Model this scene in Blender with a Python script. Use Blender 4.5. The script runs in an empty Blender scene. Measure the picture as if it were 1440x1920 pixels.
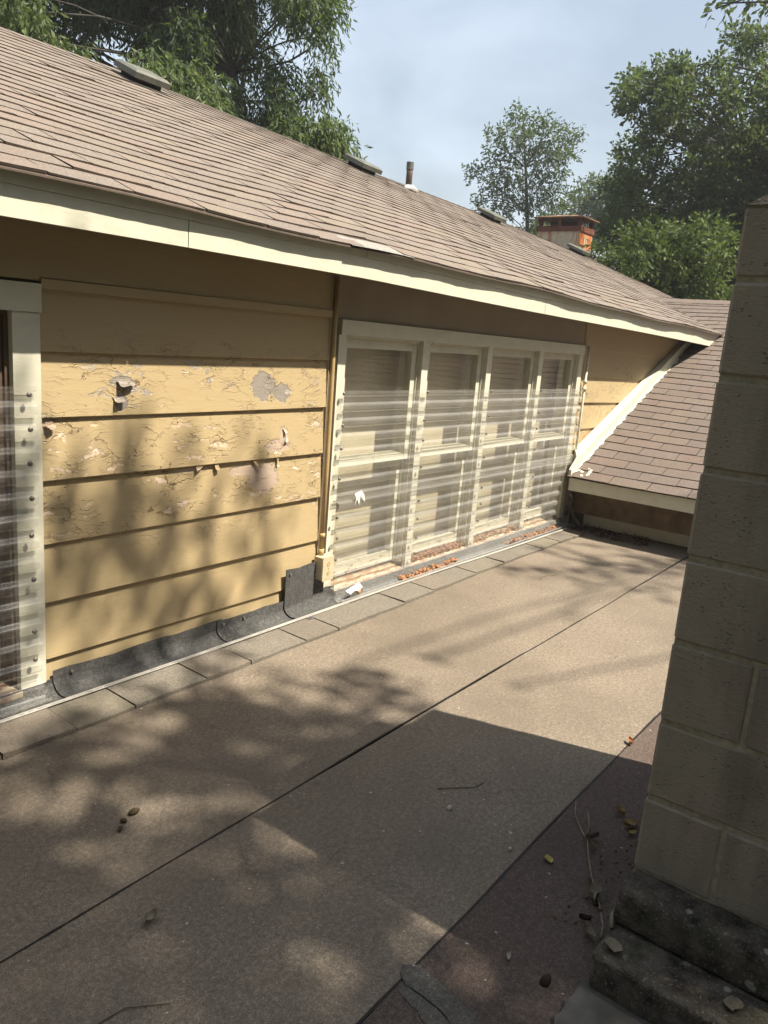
import bpy, bmesh, math, random
import numpy as np
from mathutils import Vector, Matrix

# ------------------------------------------------------------------ camera
SC = bpy.context.scene
COL = SC.collection
CAM_POS = np.array([0.0, -2.65, 1.46])
FPX, YAW, PITCH, ROLL = 1471.5, 0.6311, -0.2216, 0.0800

def cam_axes():
    cy, sy, cp, sp = math.cos(YAW), math.sin(YAW), math.cos(PITCH), math.sin(PITCH)
    f = np.array([cy * cp, sy * cp, sp]); r = np.array([sy, -cy, 0.0]); u = np.cross(r, f)
    c, s = math.cos(ROLL), math.sin(ROLL)
    return c * r + s * u, -s * r + c * u, f
AX_R, AX_U, AX_F = cam_axes()
cam_data = bpy.data.cameras.new('camera')
cam_data.sensor_fit = 'HORIZONTAL'; cam_data.sensor_width = 36.0
cam_data.lens = FPX / 1440 * 36.0
cam_data.clip_start = 0.05; cam_data.clip_end = 2000
cam = bpy.data.objects.new('camera', cam_data); COL.objects.link(cam)
cam.matrix_world = Matrix([[AX_R[i], AX_U[i], -AX_F[i], CAM_POS[i]] for i in range(3)] + [[0, 0, 0, 1]])
SC.camera = cam

def at(px, py, dist):
    """a point seen in this direction of the photograph, standing dist metres away"""
    d = AX_F + AX_R * (px - 720) / FPX - AX_U * (py - 960) / FPX
    return CAM_POS + d / np.linalg.norm(d) * dist

def project(p):
    d = np.asarray(p) - CAM_POS
    z = d @ AX_F
    return np.stack([720 + FPX * (d @ AX_R) / z, 960 - FPX * (d @ AX_U) / z, z], -1)

# ------------------------------------------------------------------ sky, sun, exposure
SUN_EL = math.radians(58.6)
SUN_H = np.array([0.26, -0.9656])                       # towards the sun, on plan
TO_SUN = np.array([SUN_H[0] * math.cos(SUN_EL), SUN_H[1] * math.cos(SUN_EL), math.sin(SUN_EL)])
world = bpy.data.worlds.new('World'); SC.world = world; world.use_nodes = True
wn, wl = world.node_tree.nodes, world.node_tree.links
wn.clear()
w_out = wn.new('ShaderNodeOutputWorld'); w_bg = wn.new('ShaderNodeBackground')
w_sky = wn.new('ShaderNodeTexSky'); w_sky.sky_type = 'NISHITA'; w_sky.sun_disc = False
w_sky.sun_elevation = SUN_EL; w_sky.sun_rotation = math.atan2(SUN_H[0], SUN_H[1])
w_sky.air_density = 1.0; w_sky.dust_density = 5.0; w_sky.air_density = 1.4; w_sky.ozone_density = 1.0; w_sky.altitude = 200
w_tc = wn.new('ShaderNodeTexCoord'); w_map = wn.new('ShaderNodeMapping')
w_map.inputs['Scale'].default_value = (1.4, 2.6, 4.5)
w_map.inputs['Rotation'].default_value = (0.2, 0.3, 0.6)
w_noise = wn.new('ShaderNodeTexNoise'); w_noise.inputs['Scale'].default_value = 1.3
w_noise.inputs['Detail'].default_value = 5; w_noise.inputs['Roughness'].default_value = 0.5
w_noise.inputs['Distortion'].default_value = 0.4
w_ramp = wn.new('ShaderNodeValToRGB')
w_ramp.color_ramp.elements[0].position = 0.36; w_ramp.color_ramp.elements[0].color = (0.30, 0.30, 0.30, 1)
w_ramp.color_ramp.elements[1].position = 0.68; w_ramp.color_ramp.elements[1].color = (0.70, 0.70, 0.70, 1)
w_mix = wn.new('ShaderNodeMix'); w_mix.data_type = 'RGBA'
w_mix.inputs['B'].default_value = (6.9, 7.9, 9.1, 1)       # thin bright cirrus
wl.new(w_tc.outputs['Generated'], w_map.inputs['Vector']); wl.new(w_map.outputs[0], w_noise.inputs['Vector'])
wl.new(w_noise.outputs['Fac'], w_ramp.inputs[0]); wl.new(w_ramp.outputs[0], w_mix.inputs['Factor'])
wl.new(w_sky.outputs[0], w_mix.inputs['A']); wl.new(w_mix.outputs['Result'], w_bg.inputs['Color'])
w_bg.inputs['Strength'].default_value = 0.062
wl.new(w_bg.outputs[0], w_out.inputs['Surface'])

sun_d = bpy.data.lights.new('sun', 'SUN'); sun_d.energy = 5.0; sun_d.angle = math.radians(0.55)
sun_d.color = (1.0, 0.905, 0.745)
sun = bpy.data.objects.new('sun', sun_d); COL.objects.link(sun)
sun.rotation_euler = Vector(-TO_SUN).to_track_quat('-Z', 'Y').to_euler()
sun.location = (5, -12, 20)
SC.view_settings.view_transform = 'Standard'; SC.view_settings.look = 'None'
SC.view_settings.exposure = 1.18; SC.view_settings.gamma = 1.0
SC.view_settings.use_curve_mapping = False
SC.render.engine = 'CYCLES'
SC.cycles.use_denoising = True
SC.cycles.transparent_max_bounces = 24
SC.cycles.max_bounces = 6
SC.cycles.use_adaptive_sampling = True; SC.cycles.adaptive_threshold = 0.02
SC.cycles.caustics_reflective = False; SC.cycles.caustics_refractive = False
SC.cycles.sample_clamp_indirect = 8.0

rng = np.random.default_rng(11)
random.seed(7)

# ------------------------------------------------------------------ helpers
class MB:
    """collects polygons for one mesh"""
    def __init__(s): s.v = []; s.f = []; s.t = []; s.tint = None
    def add(s, verts, faces, tint=0.5):
        o = len(s.v); s.v += [tuple(map(float, p)) for p in verts]
        s.f += [tuple(i + o for i in f) for f in faces]; s.t += [tint] * len(verts)
    def box(s, a, b, tint=0.5):
        x0, y0, z0 = a; x1, y1, z1 = b
        s.add([(x0, y0, z0), (x1, y0, z0), (x1, y1, z0), (x0, y1, z0), (x0, y0, z1), (x1, y0, z1), (x1, y1, z1), (x0, y1, z1)],
              [(3, 2, 1, 0), (4, 5, 6, 7), (0, 1, 5, 4), (1, 2, 6, 5), (2, 3, 7, 6), (3, 0, 4, 7)], tint)
    def tube(s, pts, rad, n=8, cap=True):
        pts = [Vector(p) for p in pts]
        if not hasattr(rad, '__len__'): rad = [rad] * len(pts)
        rings = []; prev = None
        o = len(s.v)
        for i, p in enumerate(pts):
            t = (pts[min(i + 1, len(pts) - 1)] - pts[max(i - 1, 0)])
            if t.length < 1e-9: t = Vector((0, 0, 1))
            t.normalize()
            if prev is None: a = t.orthogonal().normalized()
            else:
                a = prev - t * prev.dot(t)
                a = a.normalized() if a.length > 1e-6 else t.orthogonal().normalized()
            prev = a; b = t.cross(a)
            for k in range(n):
                w = 2 * math.pi * k / n
                s.v.append(tuple(p + (a * math.cos(w) + b * math.sin(w)) * rad[i])); s.t.append(0.5)
        for i in range(len(pts) - 1):
            for k in range(n):
                k2 = (k + 1) % n
                s.f.append((o + i * n + k, o + i * n + k2, o + (i + 1) * n + k2, o + (i + 1) * n + k))
        if cap:
            s.f.append(tuple(o + k for k in reversed(range(n))))
            s.f.append(tuple(o + (len(pts) - 1) * n + k for k in range(n)))
    def extrude_x(s, prof, xs, fn=None, close=True):
        """profile of (y, z) swept along x; fn(x, y, z) may bend it"""
        n = len(prof); o = len(s.v)
        for x in xs:
            for (y, z) in prof:
                p = (x, y, z) if fn is None else fn(x, y, z)
                s.v.append(tuple(map(float, p))); s.t.append(0.5)
        m = n if close else n - 1
        for i in range(len(xs) - 1):
            for k in range(m):
                k2 = (k + 1) % n
                s.f.append((o + i * n + k, o + (i + 1) * n + k, o + (i + 1) * n + k2, o + i * n + k2))
        if close:
            s.f.append(tuple(o + k for k in range(n)))
            s.f.append(tuple(o + (len(xs) - 1) * n + k for k in reversed(range(n))))
    def mesh(s, name, mat, smooth=False):
        me = bpy.data.meshes.new(name); me.from_pydata(s.v, [], s.f); me.update()
        if mat: me.materials.append(mat)
        at_ = me.attributes.new('tint', 'FLOAT', 'POINT'); at_.data.foreach_set('value', np.array(s.t, dtype=np.float32))
        if smooth: me.polygons.foreach_set('use_smooth', [True] * len(me.polygons))
        return me
    def build(s, name, mat, parent=None, smooth=False, kind=None, loc=None, rot=None, fix=True):
        me = s.mesh(name, mat, smooth)
        if fix and len(s.f) < 60000:
            bm = bmesh.new(); bm.from_mesh(me); bmesh.ops.recalc_face_normals(bm, faces=bm.faces); bm.to_mesh(me); bm.free()
        return link(name, me, parent, kind, loc, rot)

def link(name, data, parent=None, kind=None, loc=None, rot=None):
    o = bpy.data.objects.new(name, data); COL.objects.link(o)
    if parent is not None: o.parent = parent
    if kind: o['kind'] = kind
    if loc is not None: o.location = loc
    if rot is not None: o.rotation_euler = rot
    return o

def tag(o, label, cat, group=None):
    o['label'] = label; o['category'] = cat
    if group: o['group'] = group
    return o

def thing(name, label, cat, group=None, loc=(0, 0, 0)):
    o = link(name, None); o.empty_display_size = 0.1
    o.location = loc
    return tag(o, label, cat, group)

def grid_mesh(name, P, mat, parent=None, smooth=True, kind=None):
    """P: (m, n, 3) array of points"""
    m, n, _ = P.shape
    idx = np.arange(m * n).reshape(m, n)
    f = np.stack([idx[:-1, :-1], idx[1:, :-1], idx[1:, 1:], idx[:-1, 1:]], -1).reshape(-1, 4)
    me = bpy.data.meshes.new(name); me.from_pydata(P.reshape(-1, 3).tolist(), [], f.tolist()); me.update()
    me.materials.append(mat)
    if smooth: me.polygons.foreach_set('use_smooth', [True] * len(me.polygons))
    return link(name, me, parent, kind)

# ------------------------------------------------------------------ material helpers
class NT:
    def __init__(s, name):
        s.m = bpy.data.materials.new(name); s.m.use_nodes = True
        s.n = s.m.node_tree.nodes; s.l = s.m.node_tree.links; s.n.clear()
        s.out = s.n.new('ShaderNodeOutputMaterial')
        s._pos = None
    def put(s, sock, val):
        if val is None: return
        if isinstance(val, bpy.types.NodeSocket): s.l.new(val, sock)
        elif isinstance(val, (tuple, list)):
            v = tuple(val)
            if sock.type == 'RGBA' and len(v) == 3: v = v + (1,)
            sock.default_value = v
        else: sock.default_value = val
    def node(s, t, **kw):
        n = s.n.new(t)
        for k, v in kw.items():
            if k.startswith('i_'): s.put(n.inputs[k[2:].replace('_', ' ')], v)
            else: setattr(n, k, v)
        return n
    def pos(s):
        if s._pos is None: s._pos = s.node('ShaderNodeNewGeometry').outputs['Position']
        return s._pos
    def math(s, op, a, b=None, c=None, clamp=False):
        n = s.n.new('ShaderNodeMath'); n.operation = op; n.use_clamp = clamp
        s.put(n.inputs[0], a)
        if b is not None: s.put(n.inputs[1], b)
        if c is not None: s.put(n.inputs[2], c)
        return n.outputs[0]
    def mapped(s, scale=(1, 1, 1), loc=(0, 0, 0), rot=(0, 0, 0), vec=None):
        n = s.n.new('ShaderNodeMapping'); s.put(n.inputs['Vector'], vec or s.pos())
        n.inputs['Scale'].default_value = scale; n.inputs['Location'].default_value = loc; n.inputs['Rotation'].default_value = rot
        return n.outputs[0]
    def noise(s, scale, detail=3, rough=0.55, vec=None, dist=0.0):
        n = s.n.new('ShaderNodeTexNoise'); s.put(n.inputs['Vector'], vec or s.pos())
        n.inputs['Scale'].default_value = scale; n.inputs['Detail'].default_value = detail
        n.inputs['Roughness'].default_value = rough; n.inputs['Distortion'].default_value = dist
        return n.outputs['Fac']
    def voro(s, scale, feature='F1', vec=None, out='Distance', rand=1.0):
        n = s.n.new('ShaderNodeTexVoronoi'); n.feature = feature; s.put(n.inputs['Vector'], vec or s.pos())
        n.inputs['Scale'].default_value = scale; n.inputs['Randomness'].default_value = rand
        return n.outputs[out]
    def ramp(s, fac, a, b, ca=0.0, cb=1.0):
        n = s.n.new('ShaderNodeMapRange'); s.put(n.inputs['Value'], fac)
        n.inputs['From Min'].default_value = a; n.inputs['From Max'].default_value = b
        n.inputs['To Min'].default_value = ca; n.inputs['To Max'].default_value = cb
        return n.outputs[0]
    def mix(s, fac, a, b, blend='MIX'):
        n = s.n.new('ShaderNodeMix'); n.data_type = 'RGBA'; n.blend_type = blend
        s.put(n.inputs['Factor'], fac); s.put(n.inputs['A'], a); s.put(n.inputs['B'], b)
        return n.outputs['Result']
    def bump(s, h, strength=0.5, dist=0.01, normal=None):
        n = s.n.new('ShaderNodeBump'); n.inputs['Strength'].default_value = strength; n.inputs['Distance'].default_value = dist
        s.put(n.inputs['Height'], h)
        if normal is not None: s.put(n.inputs['Normal'], normal)
        return n.outputs[0]
    def principled(s, color, rough=0.8, normal=None, spec=0.3, metallic=0.0):
        n = s.n.new('ShaderNodeBsdfPrincipled')
        s.put(n.inputs['Base Color'], color); s.put(n.inputs['Roughness'], rough)
        s.put(n.inputs['Specular IOR Level'], spec); s.put(n.inputs['Metallic'], metallic)
        if normal is not None: s.put(n.inputs['Normal'], normal)
        return n.outputs[0]
    def done(s, shader):
        s.l.new(shader, s.out.inputs['Surface']); return s.m
    def sep(s):
        n = s.n.new('ShaderNodeSeparateXYZ'); s.l.new(s.pos(), n.inputs[0]); return n.outputs

K = 0.79                      # albedo scale, lowered to deepen shade against the sun
def dull(c): return tuple(x * K for x in c)

def granules(t, base, tint=None, fine=900, amt=0.55, patch=0.35, dirt=None):
    """mineral granule roofing: speckle plus weathered patches"""
    base = dull(base)
    sp = t.noise(fine, 2, 0.7)
    sp2 = t.noise(fine * 0.28, 2, 0.6)
    c = t.mix(t.ramp(sp, 0.3, 0.7, 0.0, 1.0), tuple(x * (1 - amt) for x in base), tuple(min(1, x * (1 + amt)) for x in base))
    c = t.mix(t.ramp(sp2, 0.38, 0.66, 0.0, amt * 1.1), c, tuple(x * 0.55 for x in base))
    sp3 = t.noise(fine * 0.36, 1, 0.5); c = t.mix(t.ramp(sp3, 0.56, 0.72, 0.0, 0.55), c, tuple(min(1, x * 1.6) for x in base))
    big = t.noise(3.1, 4, 0.6)
    c = t.mix(t.ramp(big, 0.35, 0.7, 0.0, patch), c, tuple(x * 0.62 for x in base))
    h = t.math('ADD', sp, sp2)
    return c, h

def mat_plain(name, col, rough=0.7, noise_s=30, amt=0.15, bump=0.15, spec=0.3, metallic=0.0, fine=400):
    t = NT(name); col = dull(col)
    n1 = t.noise(noise_s, 4, 0.6); n2 = t.noise(fine, 2, 0.5)
    c = t.mix(t.ramp(n1, 0.3, 0.7), tuple(x * (1 - amt) for x in col), tuple(min(1, x * (1 + amt)) for x in col))
    return t.done(t.principled(c, rough, t.bump(t.math('ADD', n1, t.math('MULTIPLY', n2, 0.4)), bump, 0.004), spec, metallic))

def ellipse_mask(t, patches, edge_noise, soft=0.12):
    """union of ragged ellipses on the wall plane (x, z), 1 inside"""
    X, Y, Z = t.sep()
    best = None
    for cx, cz, rx, rz in patches:
        dx = t.math('DIVIDE', t.math('SUBTRACT', X, cx), rx); dz = t.math('DIVIDE', t.math('SUBTRACT', Z, cz), rz)
        d = t.math('ADD', t.math('MULTIPLY', dx, dx), t.math('MULTIPLY', dz, dz))
        best = d if best is None else t.math('MINIMUM', best, d)
    d = t.math('ADD', t.math('SQRT', best), edge_noise)
    return t.ramp(d, 1.0 + soft, 1.0 - soft, 0.0, 1.0)

# ---- old yellow lap siding paint, alligatored and peeled to bare wood
def mat_siding():
    t = NT('yellow_siding_paint')
    yellow = (0.55, 0.43, 0.25)
    grain = t.noise(26, 4, 0.6, t.mapped((0.35, 1, 5)))
    dirt = t.noise(2.6, 4, 0.65, t.mapped((1, 1, 1.6)))
    c = t.mix(t.ramp(grain, 0.3, 0.75, 0, 0.45), yellow, (0.49, 0.37, 0.20))
    c = t.mix(t.ramp(dirt, 0.45, 0.8, 0, 0.28), c, (0.50, 0.37, 0.20))
    X, Y, Z = t.sep()
    # checking: horizontally drawn-out cells, only in worn zones
    warp = t.noise(9, 3, 0.6)
    v = t.node('ShaderNodeVectorMath', operation='ADD')
    t.l.new(t.mapped((7, 7, 30)), v.inputs[0])
    wv = t.node('ShaderNodeCombineXYZ'); t.put(wv.inputs[2], t.math('MULTIPLY', warp, 3.2)); t.put(wv.inputs[0], t.math('MULTIPLY', t.noise(21, 3, 0.6), 1.2))
    t.l.new(wv.outputs[0], v.inputs[1])
    cell = t.voro(1.0, 'DISTANCE_TO_EDGE', v.outputs[0])
    cell2 = t.voro(2.3, 'DISTANCE_TO_EDGE', v.outputs[0])
    zone = t.noise(3.4, 3, 0.6, t.mapped((1, 1, 2.0), (3.3, 0, 1.2)))
    zmask = t.math('MULTIPLY', t.ramp(zone, 0.40, 0.50, 0, 1), t.math('MULTIPLY', t.ramp(Z, 0.45, 0.72, 0.08, 1), t.ramp(Z, 1.42, 1.27, 0.10, 1)))
    zone2 = t.noise(15, 3, 0.7)
    zmask = t.math('MULTIPLY', zmask, t.ramp(zone2, 0.40, 0.55, 0.0, 1))
    crack = t.math('MULTIPLY', t.ramp(cell, 0.030, 0.004, 0, 1), zmask)
    crack2 = t.math('MULTIPLY', t.ramp(cell2, 0.04, 0.0, 0, 0.7), t.math('MULTIPLY', zmask, t.ramp(zone, 0.50, 0.6, 0, 1)))
    crack = t.math('MAXIMUM', crack, crack2)
    en = t.math('MULTIPLY', t.math('SUBTRACT', t.noise(26, 5, 0.75), 0.5), 1.6)
    patches = [(2.585, 1.185, 0.075, 0.062), (2.705, 1.155, 0.050, 0.045), (2.735, 0.945, 0.030, 0.050), (2.69, 0.905, 0.085, 0.030),
               (2.615, 0.755, 0.095, 0.070), (2.50, 0.800, 0.10, 0.022), (1.845, 1.205, 0.055, 0.022), (1.83, 1.13, 0.028, 0.035),
               (2.20, 0.828, 0.09, 0.010), (6.62, 0.70, 0.30, 0.11), (6.40, 0.60, 0.14, 0.08), (1.53, 1.05, 0.03, 0.035),
               (6.31, 1.00, 0.012, 0.04)]
    bare = ellipse_mask(t, patches, en, 0.05)
    wood = t.mix(t.ramp(grain, 0.3, 0.7), (0.47, 0.345, 0.235), (0.60, 0.46, 0.33))
    wood = t.mix(t.ramp(X, 6.0, 6.2, 0, 1), wood, (0.60, 0.38, 0.17))
    wood = t.mix(t.ramp(t.noise(60, 3, 0.6, t.mapped((0.3, 1, 3))), 0.45, 0.6, 0, 0.5), wood, (0.37, 0.315, 0.26))
    wood = t.mix(t.math('MULTIPLY', t.ramp(Z, 1.06, 1.11, 0, 0.85), t.ramp(X, 6.0, 5.9, 0, 1)), wood, (0.31, 0.285, 0.26))
    wood = t.mix(t.math('MULTIPLY', t.ramp(Z, 1.06, 1.0, 0, 0.6), t.ramp(X, 6.0, 5.9, 0, 1)), wood, (0.62, 0.49, 0.40))
    rim = ellipse_mask(t, patches, t.math('SUBTRACT', en, 0.10), 0.04)
    c = t.mix(t.math('MULTIPLY', rim, 0.35), c, (0.72, 0.60, 0.40))
    c = t.mix(bare, c, wood)
    c = t.mix(t.math('MULTIPLY', crack, 0.9), c, (0.17, 0.105, 0.05))
    c = t.mix(1.0, c, (K * 0.94, K * 0.945, K * 0.94), 'MULTIPLY')
    # paint film: thickness steps at the cracks and peeled edges
    curl = t.math('MULTIPLY', t.ramp(cell, 0.0, 0.16, 1, 0), zmask)
    chipv = t.node('ShaderNodeSeparateColor'); t.l.new(t.voro(2.3, 'F1', v.outputs[0], 'Color'), chipv.inputs[0])
    chip = t.math('MULTIPLY', t.ramp(chipv.outputs[0], 0.90, 0.92, 0, 1), t.math('MULTIPLY', t.ramp(zone, 0.50, 0.53, 0, 1), zmask))
    c = t.mix(chip, c, wood)
    h = t.math('ADD', t.math('MULTIPLY', t.math('SUBTRACT', 1.0, bare), 0.8), t.math('MULTIPLY', grain, 0.16))
    h = t.math('ADD', h, t.math('MULTIPLY', curl, 0.12))
    h = t.math('SUBTRACT', h, t.math('ADD', t.math('MULTIPLY', crack, 0.55), t.math('MULTIPLY', chip, 0.6)))
    h = t.math('ADD', h, t.math('MULTIPLY', t.noise(7, 3, 0.5, t.mapped((0.5, 1, 1.4))), 0.35))
    return t.done(t.principled(c, 0.55, t.bump(h, 0.75, 0.006), 0.35))

def mat_trim(name='cream_trim_paint', col=(0.76, 0.74, 0.61), peel=0.0, wood=(0.42, 0.30, 0.2)):
    t = NT(name); col = dull(col); wood = dull(wood)
    n1 = t.noise(14, 4, 0.65, t.mapped((0.7, 1, 1.3))); n2 = t.noise(120, 3, 0.6)
    c = t.mix(t.ramp(n1, 0.42, 0.78, 0, 0.5), col, tuple(x * 0.72 for x in col))
    c = t.mix(t.ramp(n2, 0.6, 0.78, 0, 0.4), c, tuple(x * 0.6 for x in col))
    h = t.math('ADD', n1, t.math('MULTIPLY', n2, 0.2))
    if peel > 0:
        p = t.noise(38, 5, 0.7, t.mapped((0.4, 1, 1.4)))
        Z = t.sep()[2]
        p = t.math('ADD', p, t.ramp(Z, 0.75, 0.10, 0.0, peel))
        m = t.ramp(p, 0.645, 0.675, 0, 1)
        c = t.mix(m, c, t.mix(n2, tuple(x * 0.7 for x in wood), wood)); h = t.math('SUBTRACT', h, t.math('MULTIPLY', m, 0.7))
    return t.done(t.principled(c, 0.5, t.bump(h, 0.35, 0.004), 0.35))

def mat_shingle(name, base, per_object, stain=False, hue=1.0, fine=300, amt=0.5):
    t = NT(name)
    if per_object: tint = t.node('ShaderNodeObjectInfo').outputs['Random']
    else:
        a = t.node('ShaderNodeAttribute'); a.attribute_name = 'tint'; tint = a.outputs['Fac']
    c, h = granules(t, base, fine=fine, amt=amt, patch=0.25)
    base = dull(base)
    red = tuple(min(1, base[i] * (1.05, 0.86, 0.78)[i]) for i in range(3)); yel = tuple(min(1, base[i] * (1.06, 1.03, 0.84)[i]) for i in range(3))
    c = t.mix(t.ramp(tint, 0.66, 0.95, 0, 0.45 * hue), c, red)
    c = t.mix(t.ramp(tint, 0.28, 0.08, 0, 0.5 * hue), c, yel)
    c = t.mix(t.ramp(t.math('FRACT', t.math('MULTIPLY', tint, 7.31)), 0.55, 1.0, 0, 0.22 + 0.2 * (1 - hue)), c, tuple(x * 0.66 for x in base))
    if stain:
        s = t.noise(1.3, 4, 0.6, t.mapped((0.5, 2.4, 2.4)))
        c = t.mix(t.ramp(s, 0.60, 0.72, 0, 0.55), c, tuple(x * 0.35 for x in base))
    return t.done(t.principled(c, 0.9, t.bump(h, 0.35, 0.003), 0.2))

def mat_roll(name, base, dark=0.5):
    """flat roof cap sheet"""
    t = NT(name)
    c, h = granules(t, base, fine=230, amt=0.62, patch=0.38)
    base = dull(base); scuff = t.noise(0.9, 5, 0.62); c = t.mix(t.ramp(scuff, 0.44, 0.66, 0, dark), c, tuple(x * 0.52 for x in base))
    spot = t.voro(5.0, 'F1'); sn = t.noise(9, 3, 0.6)
    c = t.mix(t.math('MULTIPLY', t.ramp(spot, 0.12, 0.04, 0, 0.55), t.ramp(sn, 0.5, 0.6, 0, 1)), c, tuple(x * 0.4 for x in base))
    # alligator cracking of the old surface, fine
    v = t.voro(19, 'DISTANCE_TO_EDGE', t.mapped((1, 1, 1))); cr = t.math('MULTIPLY', t.ramp(v, 0.035, 0.0, 0, 0.5), t.ramp(t.noise(4, 3, 0.6), 0.45, 0.62, 0, 1))
    c = t.mix(cr, c, tuple(x * 0.4 for x in base))
    fl = t.noise(52, 1, 0.4); c = t.mix(t.ramp(fl, 0.765, 0.79, 0, 0.5), c, (0.6, 0.55, 0.47))
    hh = t.math('ADD', t.math('MULTIPLY', h, 0.6), t.math('MULTIPLY', t.noise(5, 4, 0.55), 1.4))
    return t.done(t.principled(c, 0.88, t.bump(hh, 0.4, 0.006), 0.22))

def mat_block():
    t = NT('painted_concrete_block')
    oi = t.node('ShaderNodeObjectInfo').outputs['Random']
    base = (0.40, 0.352, 0.252)
    n1 = t.noise(5, 4, 0.6); n2 = t.noise(95, 4, 0.65, t.mapped((1, 0.75, 1.2)))
    c = t.mix(t.ramp(n1, 0.3, 0.7), tuple(x * 0.82 for x in base), tuple(x * 1.15 for x in base))
    c = t.mix(t.ramp(n1, 0.50, 0.72, 0, 0.5), c, (0.27, 0.195, 0.14))
    st = t.noise(3.0, 4, 0.6, t.mapped((2.2, 2.2, 0.35), (7, 3, 0))); c = t.mix(t.ramp(st, 0.52, 0.68, 0, 0.5), c, (0.12, 0.105, 0.08))
    c = t.mix(t.ramp(oi, 0, 1, 0, 0.3), c, (0.29, 0.265, 0.21))
    pit = t.voro(125, 'F1', t.mapped((1, 0.6, 1.3))); pn = t.noise(22, 3, 0.6)
    pm = t.math('MULTIPLY', t.ramp(pit, 0.30, 0.16, 0, 1), t.ramp(pn, 0.50, 0.60, 0, 1))
    c = t.mix(t.math('MULTIPLY', pm, 0.7), c, tuple(x * 0.3 for x in base))
    c = t.mix(1.0, c, (K, K, K * 1.08), 'MULTIPLY')
    h = t.math('SUBTRACT', t.math('MULTIPLY', n2, 0.8), t.math('MULTIPLY', pm, 1.0))
    h = t.math('ADD', h, t.math('MULTIPLY', t.noise(240, 2, 0.6), 0.35))
    return t.done(t.principled(c, 0.75, t.bump(h, 0.8, 0.006), 0.3))

def mat_grimy(name='mossy_concrete', base=(0.080, 0.070, 0.058)):
    t = NT(name)
    n1 = t.noise(18, 5, 0.65); n2 = t.noise(140, 3, 0.6); n3 = t.noise(7, 4, 0.6)
    c = t.mix(t.ramp(n1, 0.3, 0.7), tuple(x * 0.25 for x in base), tuple(x * 1.8 for x in base))
    c = t.mix(t.ramp(n3, 0.5, 0.7, 0, 0.6), c, (0.085, 0.088, 0.05))
    li = t.voro(16, 'F1'); ln = t.noise(60, 4, 0.7)
    lm = t.math('MULTIPLY', t.ramp(t.math('ADD', li, t.math('MULTIPLY', ln, 0.25)), 0.30, 0.24, 0, 1), t.ramp(t.noise(6, 2, 0.5, t.mapped(loc=(4, 2, 1))), 0.42, 0.50, 0, 1))
    c = t.mix(t.math('MULTIPLY', lm, 0.8), c, (0.33, 0.34, 0.28))
    sp = t.ramp(n2, 0.58, 0.70, 0, 0.6); c = t.mix(sp, c, (0.28, 0.27, 0.23))
    h = t.math('ADD', t.math('MULTIPLY', n1, 1.0), t.math('MULTIPLY', n2, 0.4))
    return t.done(t.principled(c, 0.95, t.bump(h, 1.0, 0.016), 0.2))

def schlick(t, f0):
    """reflectance that is the same from either side of a thin sheet"""
    fc = t.node('ShaderNodeLayerWeight', i_Blend=0.5).outputs['Facing']
    return t.math('MULTIPLY_ADD', t.math('POWER', fc, 5.0), 1.0 - f0, f0, clamp=True)

def mat_glass():
    t = NT('window_glass')
    tr = t.node('ShaderNodeBsdfTransparent', i_Color=(0.95, 0.96, 0.94)).outputs[0]
    wav = t.noise(5.0, 2, 0.5)
    g = t.node('ShaderNodeBsdfGlossy', i_Roughness=0.03, i_Color=(0.95, 0.97, 1.0)); t.put(g.inputs['Normal'], t.bump(wav, 0.06, 0.01))
    d = t.node('ShaderNodeBsdfDiffuse', i_Color=(0.55, 0.53, 0.46)).outputs[0]
    fr = schlick(t, 0.09)
    m1 = t.node('ShaderNodeMixShader'); t.put(m1.inputs[0], t.ramp(t.noise(9, 4, 0.6), 0.35, 0.75, 0.01, 0.05)); t.l.new(tr, m1.inputs[1]); t.l.new(d, m1.inputs[2])
    m2 = t.node('ShaderNodeMixShader'); t.put(m2.inputs[0], fr); t.l.new(m1.outputs[0], m2.inputs[1]); t.l.new(g.outputs[0], m2.inputs[2])
    return t.done(m2.outputs[0])

def mat_plastic():
    t = NT('clear_corrugated_plastic')
    tr = t.node('ShaderNodeBsdfTransparent', i_Color=(0.98, 0.98, 0.97)).outputs[0]
    sc = t.noise(60, 4, 0.65, t.mapped((0.25, 1, 2.5)))
    g = t.node('ShaderNodeBsdfGlossy', i_Roughness=0.27, i_Color=(1, 1, 1)); t.put(g.inputs['Normal'], t.bump(sc, 0.12, 0.004))
    d = t.node('ShaderNodeBsdfDiffuse', i_Color=(0.80, 0.79, 0.76)).outputs[0]
    tl = t.node('ShaderNodeBsdfTranslucent', i_Color=(0.80, 0.79, 0.76)).outputs[0]
    md = t.node('ShaderNodeMixShader', i_Fac=0.35); t.l.new(d, md.inputs[1]); t.l.new(tl, md.inputs[2])
    lw = t.node('ShaderNodeLayerWeight', i_Blend=0.32).outputs['Facing']
    haze = t.math('ADD', t.ramp(t.noise(7, 5, 0.65), 0.35, 0.75, 0.04, 0.15), t.math('MULTIPLY', t.math('POWER', lw, 2.0), 0.60))
    m1 = t.node('ShaderNodeMixShader'); t.put(m1.inputs[0], haze); t.l.new(tr, m1.inputs[1]); t.l.new(md.outputs[0], m1.inputs[2])
    fr = schlick(t, 0.075)
    m2 = t.node('ShaderNodeMixShader'); t.put(m2.inputs[0], fr); t.l.new(m1.outputs[0], m2.inputs[1]); t.l.new(g.outputs[0], m2.inputs[2])
    return t.done(m2.outputs[0])

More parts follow.
